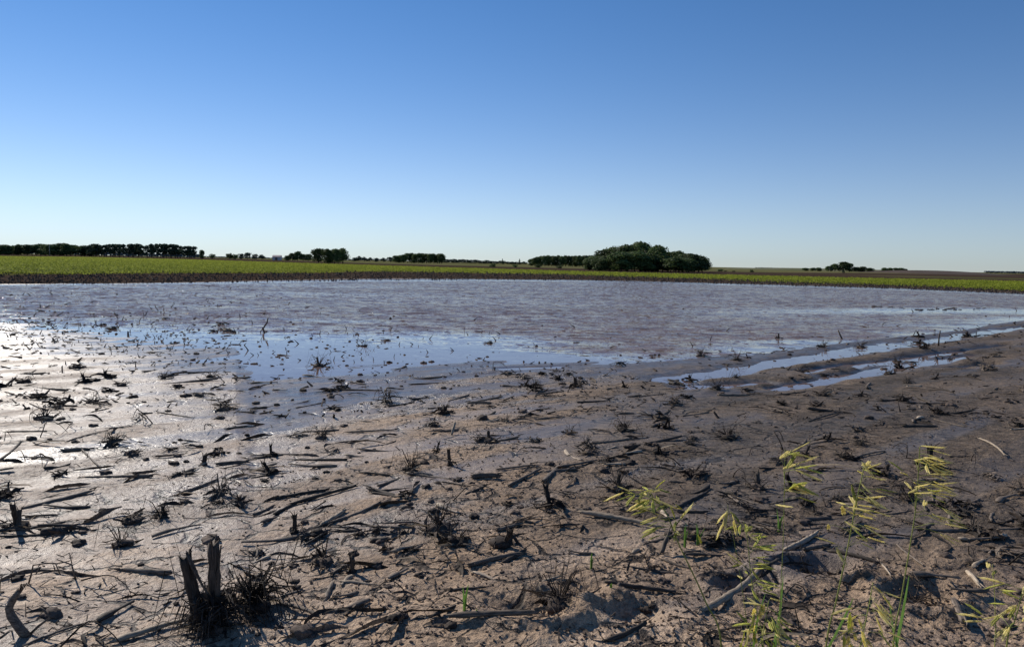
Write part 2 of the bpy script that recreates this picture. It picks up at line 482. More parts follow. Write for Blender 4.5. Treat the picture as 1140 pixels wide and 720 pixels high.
M['grass_stem'] = simple('grass_stem', (0.20, 0.25, 0.05), (0.34, 0.36, 0.09), (1, 1, 1), 12, .55, 0, .001, .4, .15, .2)
M['grass_blade'] = simple('grass_blade', (0.09, 0.19, 0.03), (0.16, 0.28, 0.06), (1, 1, 1), 12, .5, 0, .001, .4, .15, .4)
M['spikelet'] = simple('grass_spikelet', (0.78, 0.70, 0.28), (0.97, 0.90, 0.52), (1, 1, 1), 60, .6, 0, .001, .3, .15, .65)
M['spikelet_green'] = simple('green_spikelet', (0.42, 0.44, 0.09), (0.70, 0.68, 0.18), (1, 1, 1), 60, .6, 0, .001, .3, .3, .5)
M['leafA'] = simple('tree_leaves', (0.042, 0.068, 0.022), (0.120, 0.165, 0.055), (1, 1, 1), .5, .7, 0, .001, .25, .3, .3)
M['leafB'] = simple('conifer_needles', (0.038, 0.058, 0.034), (0.080, 0.112, 0.062), (1, 1, 1), .6, .8, 0, .001, .2, .25, .2)
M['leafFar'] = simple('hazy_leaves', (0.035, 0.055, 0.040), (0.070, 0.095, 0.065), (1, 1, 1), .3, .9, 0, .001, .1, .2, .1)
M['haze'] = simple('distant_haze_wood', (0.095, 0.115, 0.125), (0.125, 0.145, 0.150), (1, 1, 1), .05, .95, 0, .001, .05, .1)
M['bark'] = simple('bark', (0.030, 0.023, 0.018), (0.075, 0.058, 0.045), (3, 3, .6), 4, .9, 0, .01, .2, .2)
M['crop'] = simple('young_crop', (0.19, 0.23, 0.028), (0.38, 0.42, 0.065), (1, 1, 1), .4, .8, 0, .001, .12, 0, .5)
M['barn_wall'] = simple('barn_wall', (0.45, 0.42, 0.40), (0.55, 0.52, 0.5), (1, 1, .2), 4, .8, 0, .01, .3, 0)
M['barn_roof'] = simple('barn_roof', (0.42, 0.30, 0.28), (0.55, 0.42, 0.40), (1, 1, 1), 2, .6, 0, .01, .4, 0)
M['door'] = simple('barn_door', (0.10, 0.06, 0.05), (0.14, 0.09, 0.07), (1, 1, 1), 3, .7, 0, .01, .4, 0)
M['pole'] = simple('pole_wood', (0.30, 0.28, 0.25), (0.42, 0.40, 0.36), (8, 8, 1), 3, .8, 0, .01, .3, 0)

# ------------------------------------------------------------------ ground sheet
def build_ground():
    half = R(43)
    dense = np.linspace(-half, half, 1350)
    coarse = np.linspace(half, 2 * math.pi - half, 130)[1:-1]
    th = np.concatenate([dense, coarse])           # angle from +Y, clockwise
    r = [0.0]
    rr = [0.25, .6, 1.0, 1.5, 2.0, 2.4]
    v = 2.6
    while v < 26: rr.append(v); v *= 1.0027
    while v < 130: rr.append(v); v *= 1.0075
    while v < 12000: rr.append(v); v *= 1.04
    rr = np.array(rr)
    T, Rr = np.meshgrid(th, rr)
    x = np.sin(T) * Rr; y = np.cos(T) * Rr
    x = x.ravel(); y = y.ravel()
    h, u, crumb, base, fur = height(x, y, True)
    rad = np.hypot(x, y)
    yy = np.maximum(y, .3)
    iv = 1 / yy
    front = y > 1
    wob = 1 + 0.05 * fbm(x * .05, y * .05, 3, 7)
    g0 = GREEN0(u); g1 = GREEN1(u); s1 = SOIL1(u); fa = FAR(u)
    ivw = iv * wob
    far = np.where(front, sstep(1.0, 0.93, ivw / fa), 0)
    crop = np.where(front, sstep(1.06, 0.90, ivw / g0) * sstep(0.97, 1.03, ivw / g1), 0)
    crop2 = np.where(front & (u > .42), np.exp(-((iv * 1276 - (7.2 + 2.0 * (u - .69))) / .7) ** 2) * .8 * sstep(.42, .55, u), 0)
    pale = np.where(front, sstep(1.02, 0.95, iv / s1), 0)
    pale = np.maximum(pale, crop2)
    back = (~front) & (rad > 60)
    pale = np.where(back, 1.0, pale)
    wetn = sstep(0.060, 0.0, h + 0.012 * fbm(x * 1.1, y * 1.1, 3, 77))
    band = sstep(0.0, -0.5, fbm(*(lambda a, b: (a * .45, b * 1.9))(*rows_uv(x, y)), 3, 65) + .12 * fur) * .6
    wet = np.clip(np.maximum(wetn, band * sstep(2.5, 4.5, rad)), 0, 1) * (1 - far)
    dark = np.where(front, sstep(-.18, .35, u) * sstep(2.9, 4.4, rad - .9 * u), 0) * (1 - far)
    crust = np.where(front, sstep(5.2, 3.1, rad - .5 * np.abs(u)), 0) * (1 - .35 * sstep(.3, .7, u))
    crackm = sstep(12, 7, rad) * (1 - .7 * sstep(.35, .7, u))
    n = len(th); k = len(rr)
    verts = np.stack([x, y, h], 1)
    i = np.arange(k - 1)[:, None]; j = np.arange(n)[None, :]
    a = (i * n + j).ravel(); b = (i * n + (j + 1) % n).ravel()
    quads = np.stack([a, a + n, b + n, b], 1)
    c = len(verts)
    verts = np.vstack([verts, [[0, 0, float(h[:n].mean())]]])
    jj = np.arange(n)
    tris = np.stack([jj, (jj + 1) % n, np.full(n, c)], 1)
    ex = lambda q: np.append(q, 0.0)
    me = np_mesh('ground', verts, quads, tris, dict(crumb=ex(crumb), wet=ex(wet), crop=ex(crop), grassland=ex(pale), far=ex(far), dark=ex(dark), crust=ex(crust), crack=ex(crackm)))
    # normals must point up
    me.calc_loop_triangles() if False else None
    if me.polygons[10].normal.z < 0: me.flip_normals()
    o = link('ground', me, M['ground'])
    tag(o, 'muddy harvested field that reaches the horizon, wet and cracked', None, kind='structure')
build_ground()

def build_water():
    th = np.concatenate([np.linspace(R(-75), R(-41), 90)[:-1], np.linspace(R(-41), R(41), 900), np.linspace(R(41), R(75), 90)[1:]])
    rr = [6.5]
    while rr[-1] < 96: rr.append(rr[-1] * 1.0042)
    rr = np.array(rr)
    X, Y = np.meshgrid(th, rr)
    x = (np.sin(X) * Y).ravel(); y = (np.cos(X) * Y).ravel()
    u = x / y
    off = 1276 / y; oc = 1276 * CALM(u); on = 1276 * NEAR(u)
    rip = sstep(16, -14, off - oc + 15 * fbm(x * .16 + y * .05, y * .9, 4, 5) - 9 * sstep(-.15, -.45, u))
    rip = np.clip(rip + .35 * sstep(.1, .5, fbm(x * .5, y * 1.6, 3, 505)) * sstep(26, 6, off - oc), 0, 1)
    cx, cy = G(1040, 346)
    a, b = x - cx, y - cy
    ang = 0.35
    p = a * math.cos(ang) + b * math.sin(ang); qd = -a * math.sin(ang) + b * math.cos(ang)
    rip = rip * (1 - .9 * np.exp(-(p / 9) ** 2 - (qd / 2.0) ** 2))
    # calm lee strip at the far shore
    df = 1276 * FAR(u)
    rip = rip * (1 - .55 * sstep(2.0, .5, off - df))
    rip = rip * (0.80 + .25 * fbm(x * .12, y * .3, 2, 15))
    rip = np.maximum(rip, 0.016)
    n = len(th); k = len(rr)
    a = x * .93 + y * .36; b = -x * .36 + y * .93
    a = a * 1.3; b = b * 1.3
    wv = vnoise(a * .75, b * 1.7, 301) * .55 + vnoise(a * 1.7 + 3, b * 3.4, 302) * .42 + .16 * vnoise(a * 3.4, b * 6.5, 303)
    rad_ = np.hypot(x, y)
    z = wv * .036 * rip * np.interp(rad_, [8, 20, 60], [.55, 1.0, 1.3])
    i = np.arange(k - 1)[:, None]; j = np.arange(n - 1)[None, :]
    q = (i * n + j).ravel()
    quads = np.stack([q, q + 1, q + n + 1, q + n], 1)
    me = np_mesh('flood_water', np.stack([x, y, z], 1), quads, None, dict(ripple=rip))
    o = link('water', me, M['water'])
    tag(o, 'brown rippled floodwater standing on the field', None, kind='structure')
build_water()

# ------------------------------------------------------------------ crop seedlings beyond the pond (uncountable)
def build_crop():
    P = []
    # rows parallel to the far bank
    n = 150000
    iv = rng.uniform(1 / 420, 1 / 52, n) ; u = rng.uniform(-.85, .85, n)
    y = 1 / iv
    x = u * y
    g0 = GREEN0(u) * (1 + .10 * fbm(x * .08, y * .08, 3, 9)); g1 = GREEN1(u)
    prob = sstep(1.10, .90, iv / g0) * (iv > g1 * 1.0)
    keep = rng.uniform(0, 1, n) < prob
    x = x[keep]; y = y[keep]
    # snap to crop rows 0.76 m apart
    a, b = rows_uv(x, y)
    b = np.round(b / .76) * .76 + rng.normal(0, .03, len(b))
    x = a * AX + b * AY; y = a * AY - b * AX
    x = x[:52000]; y = y[:52000]
    z = height(x, y)
    m = len(x)
    s = rng.uniform(.09, .17, m) * (1 + y / 500)
    V = []; Tt = []
    base = 0
    for k in range(5):
        an = rng.uniform(0, 6.28, m)
        l = s * rng.uniform(.7, 1.2, m); up = s * rng.uniform(.4, 1.1, m)
        dx = np.cos(an); dy = np.sin(an)
        p0 = np.stack([x, y, z + up * .15], 1)
        p1 = np.stack([x + dx * l * .5 - dy * l * .28, y + dy * l * .5 + dx * l * .28, z + up], 1)
        p2 = np.stack([x + dx * l, y + dy * l, z + up * .75], 1)
        p3 = np.stack([x + dx * l * .5 + dy * l * .28, y + dy * l * .5 - dx * l * .28, z + up * .9], 1)
        V.append(np.stack([p0, p1, p2, p3], 1).reshape(-1, 3))
        Tt.append(np.arange(m * 4).reshape(-1, 4) + base); base += m * 4
    me = np_mesh('seedlings', np.vstack(V), np.vstack(Tt), None, None, False)
    o = link('crop_seedlings', me, M['crop'])
    tag(o, 'bright green young crop plants growing beyond the floodwater', 'crop', kind='stuff')
build_crop()

# ------------------------------------------------------------------ residue generators
def stalk_mb(L, r, seed, bend=0.035, flat=None, zlift=0.0):
    """a broken corn stalk lying along X"""
    rr = random.Random(seed)
    k = max(7, int(L / 0.02))
    flat = rr.uniform(.6, .95) if flat is None else flat
    node = rr.uniform(.12, .16); ph = rr.uniform(0, node)
    pts = []; rad = []
    bx = rr.uniform(-bend, bend); bz = rr.uniform(-bend, bend) * .3
    taper = rr.uniform(.55, 1.0)
    for i in range(k + 1):
        t = i / k; x = (t - .5) * L
        d = ((x + ph) % node); d = min(d, node - d)
        bul = 1 + .18 * math.exp(-(d / .008) ** 2)
        pts.append((x, bx * L * (1 - (2 * t - 1) ** 2) + rr.uniform(-.0015, .0015), bz * L * (1 - (2 * t - 1) ** 2) + zlift * t))
        rad.append(r * (1 - (1 - taper) * t) * bul * rr.uniform(.85, 1.12) * (1 - .35 * (max(0, abs(2 * t - 1) - .7) / .3)))
    mb = MB()
    mb.tube(pts, rad, 9, True, r * rr.uniform(.5, 1.6), flat, seed)
    # splinters at one end and a peeled sheath
    for e in range(rr.randint(1, 4)):
        s = rr.choice((-1, 1)); x0 = s * L * .5
        l = rr.uniform(.02, .06)
        y0 = rr.uniform(-r, r) * .8; z0 = rr.uniform(-.3, .9) * r
        mb.tube([(x0 - s * .02, y0, z0), (x0 + s * l * .5, y0 * 1.3, z0 + rr.uniform(-.2, .4) * r), (x0 + s * l, y0 * 1.6 + rr.uniform(-.01, .01), z0 + rr.uniform(-.6, .6) * r)],
                [r * .28, r * .2, r * .05], 4, False)
    return mb
def split_mb(L, w, seed):
    """half of a split stalk / rind slab lying along X"""
    rr = random.Random(seed); mb = MB()
    k = 9
    c0 = rr.uniform(-.08, .08) * L
    ring = []
    for i in range(k + 1):
        t = i / k; x = (t - .5) * L
        ww = w * (.45 + .55 * math.sin(math.pi * min(1, t * 1.6 + .12))) * rr.uniform(.9, 1.1)
        yc = c0 * (1 - (2 * t - 1) ** 2)
        row = []
        for j in range(6):
            an = math.pi * j / 5
            row.append((x + rr.uniform(-.006, .006) * (1 if i in (0, k) else .2), yc + math.cos(an) * ww, math.sin(an) * ww * .7))
        ring.append(row)
    for row in ring: mb.v += row
    for i in range(k):
        for j in range(5):
            a = i * 6 + j
            mb.f.append((a, a + 1, a + 7, a + 6))
        a = i * 6
        mb.f.append((a, a + 6, a + 11, a + 5))
    mb.f.append(tuple(range(5, -1, -1))); mb.f.append(tuple(range(k * 6, k * 6 + 6)))
    return mb
def leaf_mb(L, w, seed, n=1):
    rr = random.Random(seed); mb = MB()
    for q in range(n):
        k = 9
        ang = rr.uniform(-.5, .5) + (q * 2.1)
        curl = rr.choice((-1, 1)) * rr.uniform(.2, 1.5); z0 = 0.0; lift = rr.uniform(.02, .28)
        x = y = 0.0; pts = []; ws = []
        ph = rr.uniform(0, 6)
        for i in range(k + 1):
            t = i / k
            pts.append((x, y, z0 + L * lift * .35 * max(0, math.sin(math.pi * t * rr.uniform(.9, 1.1) + .2 * math.sin(ph))) + .002))
            ws.append(w * 1.25 * (math.sin(math.pi * min(.97, .15 + t * .83)) ** .7) * rr.uniform(.6, 1.15))
            ang += curl / k + rr.uniform(-.15, .15)
            x += math.cos(ang) * L / k; y += math.sin(ang) * L / k
        cx = sum(p[0] for p in pts) / len(pts) if n == 1 else 0; cy = sum(p[1] for p in pts) / len(pts) if n == 1 else 0
        pts = [(p[0] - cx, p[1] - cy, p[2]) for p in pts]
        mb.strip(pts, ws, fold=rr.uniform(.1, .7), twist=rr.uniform(-2.5, 2.5))
    return mb
def twig_mb(L, r, seed):
    rr = random.Random(seed); mb = MB()
    ang = 0; x = -L / 2; y = 0; pts = []; rad = []
    k = 10; lift = rr.choice((0, 0, .15, .35))
    kink = rr.randint(3, 7)
    for i in range(k + 1):
        t = i / k
        pts.append((x, y, L * lift * math.sin(math.pi * t) + .5 * r))
        rad.append(r * (1 - .6 * t))
        ang += rr.uniform(-.22, .22) + (rr.uniform(-1.4, 1.4) if i == kink else 0)
        x += math.cos(ang) * L / k; y += math.sin(ang) * L / k
    mb.tube(pts, rad, 5, True)
    for s in range(rr.randint(0, 3)):
        i = rr.randint(2, k - 2); p = Vector(pts[i]); a = rr.uniform(0, 6.28); l = L * rr.uniform(.12, .3)
        mb.tube([p, p + Vector((math.cos(a) * l * .5, math.sin(a) * l * .5, l * .25)), p + Vector((math.cos(a + .5) * l, math.sin(a + .5) * l, -l * .02))], [r * .5, r * .4, r * .15], 4, False)
    return mb
def root_mb(R0, n, seed, hmax=.08, up=.5, r=.0014):
    rr = random.Random(seed); mb = MB()
    for i in range(n):
        a = rr.uniform(0, 6.28); l = R0 * rr.uniform(.35, 1.25)
        z0 = rr.uniform(0, hmax); rise = rr.uniform(-.3, up) * l
        b = a + rr.uniform(-.9, .9)
        p0 = Vector((math.cos(a) * .012, math.sin(a) * .012, z0))
        p1 = p0 + Vector((math.cos(a) * l * .35, math.sin(a) * l * .35, rise * .8))
        p2 = p0 + Vector((math.cos(b) * l * .75, math.sin(b) * l * .75, rise * rr.uniform(.3, 1.2)))
        p3 = p0 + Vector((math.cos(b) * l, math.sin(b) * l, -z0 + rr.uniform(-.01, .03)))
        if rr.random() < .3 and up > .4: p3.z = z0 + rise * 1.6
        q = r * rr.uniform(.6, 1.7)
        mb.tube([p0, p1, p2, p3], [q * 1.2, q, q * .8, q * .3], 4, False)
    return mb
def stub_mb(h, r, seed, lean=.15):
    rr = random.Random(seed); mb = MB()
    lx, ly = rr.uniform(-lean, lean) * h, rr.uniform(-lean, lean) * h
    k = 8; pts = []; rad = []
    for i in range(k + 1):
        t = i / k
        pts.append((lx * t, ly * t, -.02 + (h + .02) * t)); rad.append(r * (1.2 - .25 * t) * (1 + (.2 if i in (2, 5) else 0)) * rr.uniform(.94, 1.06) * (1.18 if t > .85 else 1))
    mb.tube(pts, rad, 9, True, r * 1.3, 1, seed)
    for e in range(rr.randint(3, 6)):      # torn fibres at the top
        a = rr.uniform(0, 6.28); p = Vector((lx, ly, h - .01)) + Vector((math.cos(a), math.sin(a), 0)) * r * .8
        l = rr.uniform(.015, .05)
        mb.tube([p - Vector((0, 0, .02)), p + Vector((math.cos(a) * l * .2, math.sin(a) * l * .2, l * .6)), p + Vector((math.cos(a) * l * .6, math.sin(a) * l * .6, l))], [r * .3, r * .2, r * .04], 4, False)
    return mb
def merge(*mbs):
    m = MB()
    for b in mbs:
        o = len(m.v); m.v += b.v; m.f += [tuple(i + o for i in f) for f in b.f]
    return m

def make_clump(stubs, nroot, nleaf, size, seed, label, rsize=1.0, group=None, loc=(0, 0, 0), rz=0, tuft=False):
    """stubs: list of (dx,dy,h,r,lean)"""
    t = empty('stubble_clump', loc, rz)
    tag(t, label, 'corn stubble', group)
    for i, (dx, dy, h, r, lean) in enumerate(stubs):
        o = stub_mb(h, r, seed + i, lean).build('stalk', M['stalk_up'], t); o.location = (dx, dy, 0)
    root_mb(size, nroot, seed + 20, hmax=.05 * rsize, up=1.1 if tuft else .5, r=.0015 * rsize).build('root_mass', M['root'], t)
    mb = MB(); mb.lump((0, 0, 0.0), size * .42, seed, 3, .55, .5); mb.build('soil_ball', M['clod'], t)
    for i in range(nleaf):
        o = leaf_mb(size * random.Random(seed + i).uniform(.7, 1.5), .008 * rsize, seed + 40 + i).build('dead_leaf', M['husk'] if (seed + i) % 4 else M['husk_pale'], t)
        a = random.Random(seed + 99 + i).uniform(0, 6.28)
        o.location = (math.cos(a) * size * .5, math.sin(a) * size * .5, .008); o.rotation_euler = (random.Random(seed + i).uniform(-.5, .5), random.Random(seed + i + 5).uniform(-.8, .2), a)
    return t

taken = []          # (x, y, rad) of hand-placed things
def free(x, y, r):
    return all((x - a) ** 2 + (y - b) ** 2 > (r + c) ** 2 for a, b, c in taken)

# ------------------------------------------------------------------ hand-placed stalks (end points as seen on the ground)
HERO = [
 # x1,y1,x2,y2, radius, pale?, label
 (122,712,220,682,.0135,1,'long thick pale stalk lying in front of the big upright stub'),
 (108,689,148,667,.013,0,'short half buried split stalk left of the long pale stalk'),
 (25,718,92,690,.006,0,'thin dark stem lying below the bent stalk in the corner'),
 (169,594,223,580,.013,0,'tapered dark stalk lying behind the big upright stub'),
 (200,544,242,529,.012,0,'dark stalk above the dark clod in the pale mud'),
 (240,513,277,510,.013,0,'thick dark stalk lying beside a leaf clump'),
 (75,488,119,476,.007,0,'slim dark stalk lying slanted on the pale mud'),
 (121,474,147,471,.007,0,'short slim stalk at the end of the slanted stalk'),
 (90,496,112,516,.008,0,'short stalk lying crosswise on the pale mud'),
 (-4,512,23,490,.010,0,'dark stalk running in from the picture edge'),
 (250,473,277,468,.010,0,'small stalk lying below the shoreline tuft'),
 (148,522,174,519,.010,0,'short stalk between two dark clumps in pale mud'),
 (28,573,64,570,.008,0,'dark curved stalk next to the leaning stubs at the left edge'),
 (48,519,78,513,.011,0,'dark split stalk left of the short thick stalk'),
 (387,478,442,477,.013,0,'straight dark stalk lying alone on smooth wet mud'),
 (357,581,384,567,.012,1,'pale topped stalk lying slanted beside the stalk heap'),
 (370,578,424,560,.010,0,'longer slanted stalk right of the pale topped one'),
 (282,567,306,556,.011,0,'short dark stalk at the end of the stalk heap'),
 (305,567,329,554,.011,0,'dark stalk second in the stalk heap'),
 (324,556,397,539,.013,0,'longest dark stalk of the stalk heap'),
 (303,549,366,541,.010,0,'thin dark stalk at the back of the stalk heap'),
 (401,524,434,527,.012,0,'short dark stalk lying left of the fibre tuft'),
 (524,532,557,532,.019,0,'very thick short dark stalk below a stalk stack'),
 (553,523,593,518,.012,0,'dark stalk lying behind the very thick short one'),
 (522,631,582,619,.013,0,'dark stalk lying alone in the middle of the brown mud'),
 (553,590,582,583,.012,0,'short dark stalk above the middle of the brown mud'),
 (499,699,600,700,.015,0,'long dark stalk over a hollow at the bottom of the field'),
 (357,715,409,695,.006,0,'thin dark twig like stalk at the bottom of the mud'),
 (432,448,461,443,.011,0,'small dark stalk near the shore'),
 (520,446,547,447,.016,0,'thick short dark stalk near the shore'),
 (476,451,505,451,.010,0,'short thin stalk beside the thick one near the shore'),
 (497,486,512,475,.012,1,'short pale stalk standing slanted near the shore'),
 (311,665,355,684,.008,0,'thin dark stalk right of the root heap'),
 (313,662,338,650,.008,0,'thin stalk crossing above the root heap'),
 (432,644,454,633,.011,0,'wedge shaped stalk end in the brown mud'),
 (499,662,541,662,.008,0,'thin stalk lying next to the green seedling'),
 (645,572,735,590,.0165,1,'long thick tan stalk lying below the grass head'),
 (657,494,703,489,.013,0,'thick dark stalk below the shaggy leaf tuft'),
 (622,521,664,514,.013,0,'dark stalk of the small pile with a pale husk'),
 (629,502,648,513,.012,1,'pale flat husk piece on the small dark pile'),
 (566,541,601,524,.011,0,'slanted pale edged stalk left of the small dark pile'),
 (643,446,677,445,.013,0,'dark stalk lying on wet mud near the shore'),
 (752,567,788,548,.011,0,'dark stalk behind the grass stem'),
 (754,570,787,571,.010,0,'dark stalk lying level behind the grass stem'),
 (731,622,750,607,.013,0,'upright broken stalk piece casting a long shadow'),
 (739,624,769,634,.008,0,'thin stalk below the broken upright piece'),
 (777,690,852,638,.016,1,'long pale stalk lying slanted behind the grass'),
 (672,660,753,662,.010,0,'grey stalk half buried in brown mud'),
 (672,719,720,701,.010,0,'dark stalk at the bottom of the brown mud'),
 (704,440,741,437,.010,0,'dark stalk lying just below the puddle'),
 (873,617,910,596,.017,1,'thick pale stalk behind the tall grass'),
 (894,623,924,609,.012,0,'grey brown stalk right of the thick pale stalk'),
 (922,617,978,634,.013,0,'dark slanted stalk over a dark hollow'),
 (1075,643,1090,662,.011,1,'short pale stalk alone on dark mud'),
 (977,628,991,656,.006,1,'thin tan stem leaning on the dark stalk'),
 (1090,494,1118,513,.009,1,'pale husk stem on the dark ground at the right'),
 (998,610,1028,637,.008,0,'dark thin stalk right of the tall grass'),
 (560,627,586,615,.011,0,'dark stalk end beside the brown mud mound'),
 (760,462,790,458,.010,0,'dark stalk below the small puddle'),
 (833,436,868,441,.008,0,'thin dark stalk below the wheel track puddle'),
 (900,470,935,461,.010,0,'dark stalk on the right hand wet mud'),
 (950,512,985,505,.009,0,'dark stalk above the grass heads'),
 (1040,470,1075,478,.010,0,'dark stalk on the right hand rough ground'),
 (600,465,628,463,.010,0,'dark stalk on the wet mud below the long shore'),
 (175,455,216,461,.008,0,'slim stalk lying on the shiny mud'),
 (35,402,62,397,.009,0,'small stalk in the shiny mud at the left'),
 (330,447,362,441,.008,0,'small stalk below the water fingers'),
]
for i, (x1, y1, x2, y2, r, pale, label) in enumerate(HERO):
    ax, ay = G(x1, y1, .08); bx, by = G(x2, y2, .08)
    cx, cy = (ax + bx) / 2, (ay + by) / 2
    L = math.hypot(bx - ax, by - ay)
    L = min(max(L, .09), .62)
    if i in (31, 44):  # pieces that stand up
        L = .13
    yaw = math.atan2(by - ay, bx - ax)
    mb = split_mb(L, r * 1.5, 100 + i) if i in (1, 3, 13, 34, 39) else stalk_mb(L, r, 100 + i)
    o = mb.build('corn_stalk', M['stalk_pale'] if pale else M['stalk_dark'])
    za = H(cx - math.cos(yaw) * L * .4, cy - math.sin(yaw) * L * .4); zb = H(cx + math.cos(yaw) * L * .4, cy + math.sin(yaw) * L * .4)
    pit = -math.atan2(zb - za, L * .8)
    if i in (31, 44): pit = -.75
    zc = max((za + zb) / 2, H(cx, cy) - .003)
    o.location = (cx, cy, zc + r * .75 + (.04 if i in (31, 44) else 0))
    o.rotation_euler = Euler((random.uniform(0, 1), pit, yaw))
    tag(o, label, 'corn stalk', 'broken corn stalks on the mud')
    taken.append((cx, cy, L * .35))

# the bent stalk in the corner: frayed, folded once, standing on the mud
def bent_piece():
    t0 = at_depth(30, 712, 2.98); x, y = G(31, 700, .1)
    z = H(x, y)
    o = MB()
    k = Vector((x, y, z))
    sx = 2.95 / F
    P = [(31, 700), (22, 690), (12, 676), (9, 668), (14, 657), (20, 648)]
    pts = [Vector(((px - 31) * sx * 1.0, 0.0 + i * .004, (700 - py) * sx * 1.0)) for i, (px, py) in enumerate(P)]
    o.tube(pts, [.017, .017, .016, .014, .013, .010], 8, True, .006)
    for i in range(9):
        a = pts[-1]; l = random.uniform(.03, .06)
        dx = random.uniform(.2, 1.0)
        o.tube([a - Vector((0, 0, .015)), a + Vector((dx * l * .5, random.uniform(-.01, .01), l * .45)), a + Vector((dx * l, random.uniform(-.02, .02), l * .3))], [.003, .002, .0008], 4, False)
    ob = o.build('bent_stalk', M['stalk_dark']); ob.location = (x, y, z - .01)
    tag(ob, 'folded black stalk with a frayed top standing at the left corner', 'corn stalk')
    taken.append((x, y, .1))
bent_piece()
def z_piece(px, py, P, r, label, d):
    x, y = G(px, py, .1); z = H(x, y); sx = d / F
    pts = [Vector(((qx - px) * sx, i * .003, (py - qy) * sx)) for i, (qx, qy) in enumerate(P)]
    mb = MB(); mb.tube(pts, [r * (1 - .5 * i / len(pts)) for i in range(len(pts))], 6, True, r * .5)
    o = mb.build('bent_twig', M['stalk_dark']); o.location = (x, y, z - .004)
    tag(o, label, 'dead stem'); taken.append((x, y, .06))
z_piece(32, 698, [(32, 698), (42, 688), (54, 679), (48, 672), (42, 668)], .006, 'small zigzag stem standing right of the folded black stalk', 3.0)
z_piece(31, 645, [(31, 645), (34, 634), (36, 624), (48, 622), (58, 622), (62, 634)], .004, 'thin stem arched over the mud like a low gate', 3.6)
z_piece(84, 638, [(84, 638), (80, 622), (64, 617), (77, 610), (79, 622)], .004, 'thin hooked stem standing right of the arched stem', 3.6)
z_piece(295, 365, [(295, 365), (293, 358), (297, 352), (298, 347)], .022, 'dark crooked stick standing up out of the water', 17.0)
z_piece(288, 364, [(288, 364), (291, 359)], .012, 'short peg leaning beside the crooked stick in the water', 17.0)
z_piece(938, 372, [(938, 372), (935, 366), (933, 362)], .02, 'short dark stick at the edge of the wheel track strip', 17.0)
z_piece(1045, 383, [(1045, 383), (1045, 373), (1046, 366)], .015, 'thin dark post like stub beside the far puddle', 15.0)
z_piece(225, 370, [(157, 356), (157, 350)], .01, 'small twig standing in shiny water at the left', 18.0) if False else None

# the big stub
x, y = G(236, 688, .1)
big = make_clump([], 60, 5, .12, 500, 'large dark stub with two tall torn stalks and a skirt of roots', 1.3, None, (x, y, H(x, y)))
o = stub_mb(.30, .021, 501, .0).build('stalk', M['stalk_up'], big); o.location = (-.045, 0, 0); o.rotation_euler = (0, -.20, 0)
o = stub_mb(.35, .020, 502, .0).build('stalk', M['stalk_up'], big); o.location = (.012, .01, 0); o.rotation_euler = (0, -.02, 0)
o['label'] = 'tallest torn stalk of the stub'
o = split_mb(.26, .013, 503).build('sheath', M['husk'], big); o.location = (-.035, -.01, .20); o.rotation_euler = (0, R(62), 0)
o = split_mb(.16, .012, 504).build('sheath', M['husk'], big); o.location = (.033, .0, .26); o.rotation_euler = (0, R(-84), 0)
root_mb(.15, 90, 505, .13, .3, .0030).build('root_mass', M['root'], big)
root_mb(.19, 50, 506, .10, .9, .0020).build('root_mass', M['root'], big)
for i in range(16):
    a = random.uniform(0, 6.28); hh = random.uniform(.05, .15)
    o = leaf_mb(random.uniform(.10, .2), random.uniform(.008, .016), 540 + i).build('dead_leaf', M['root'] if i % 4 else M['husk'], big)
    o.location = (math.cos(a) * .035, math.sin(a) * .035, hh * .8); o.rotation_euler = (random.uniform(-1, 1), random.uniform(.5, 1.3), a)
o = stub_mb(.13, .016, 570, .3).build('stalk', M['stalk_up'], big); o.location = (-.012, -.02, 0)
taken.append((x, y, .16))
x, y = G(282, 663, .1)
c = make_clump([(0, 0, .05, .01, .3)], 70, 6, .13, 520, 'tangled heap of dead roots right of the big stub', 1.2, None, (x, y, H(x, y)), tuft=True)
root_mb(.17, 70, 521, .08, 1.0, .0022).build('root_mass', M['root'], c)
taken.append((x, y, .14))

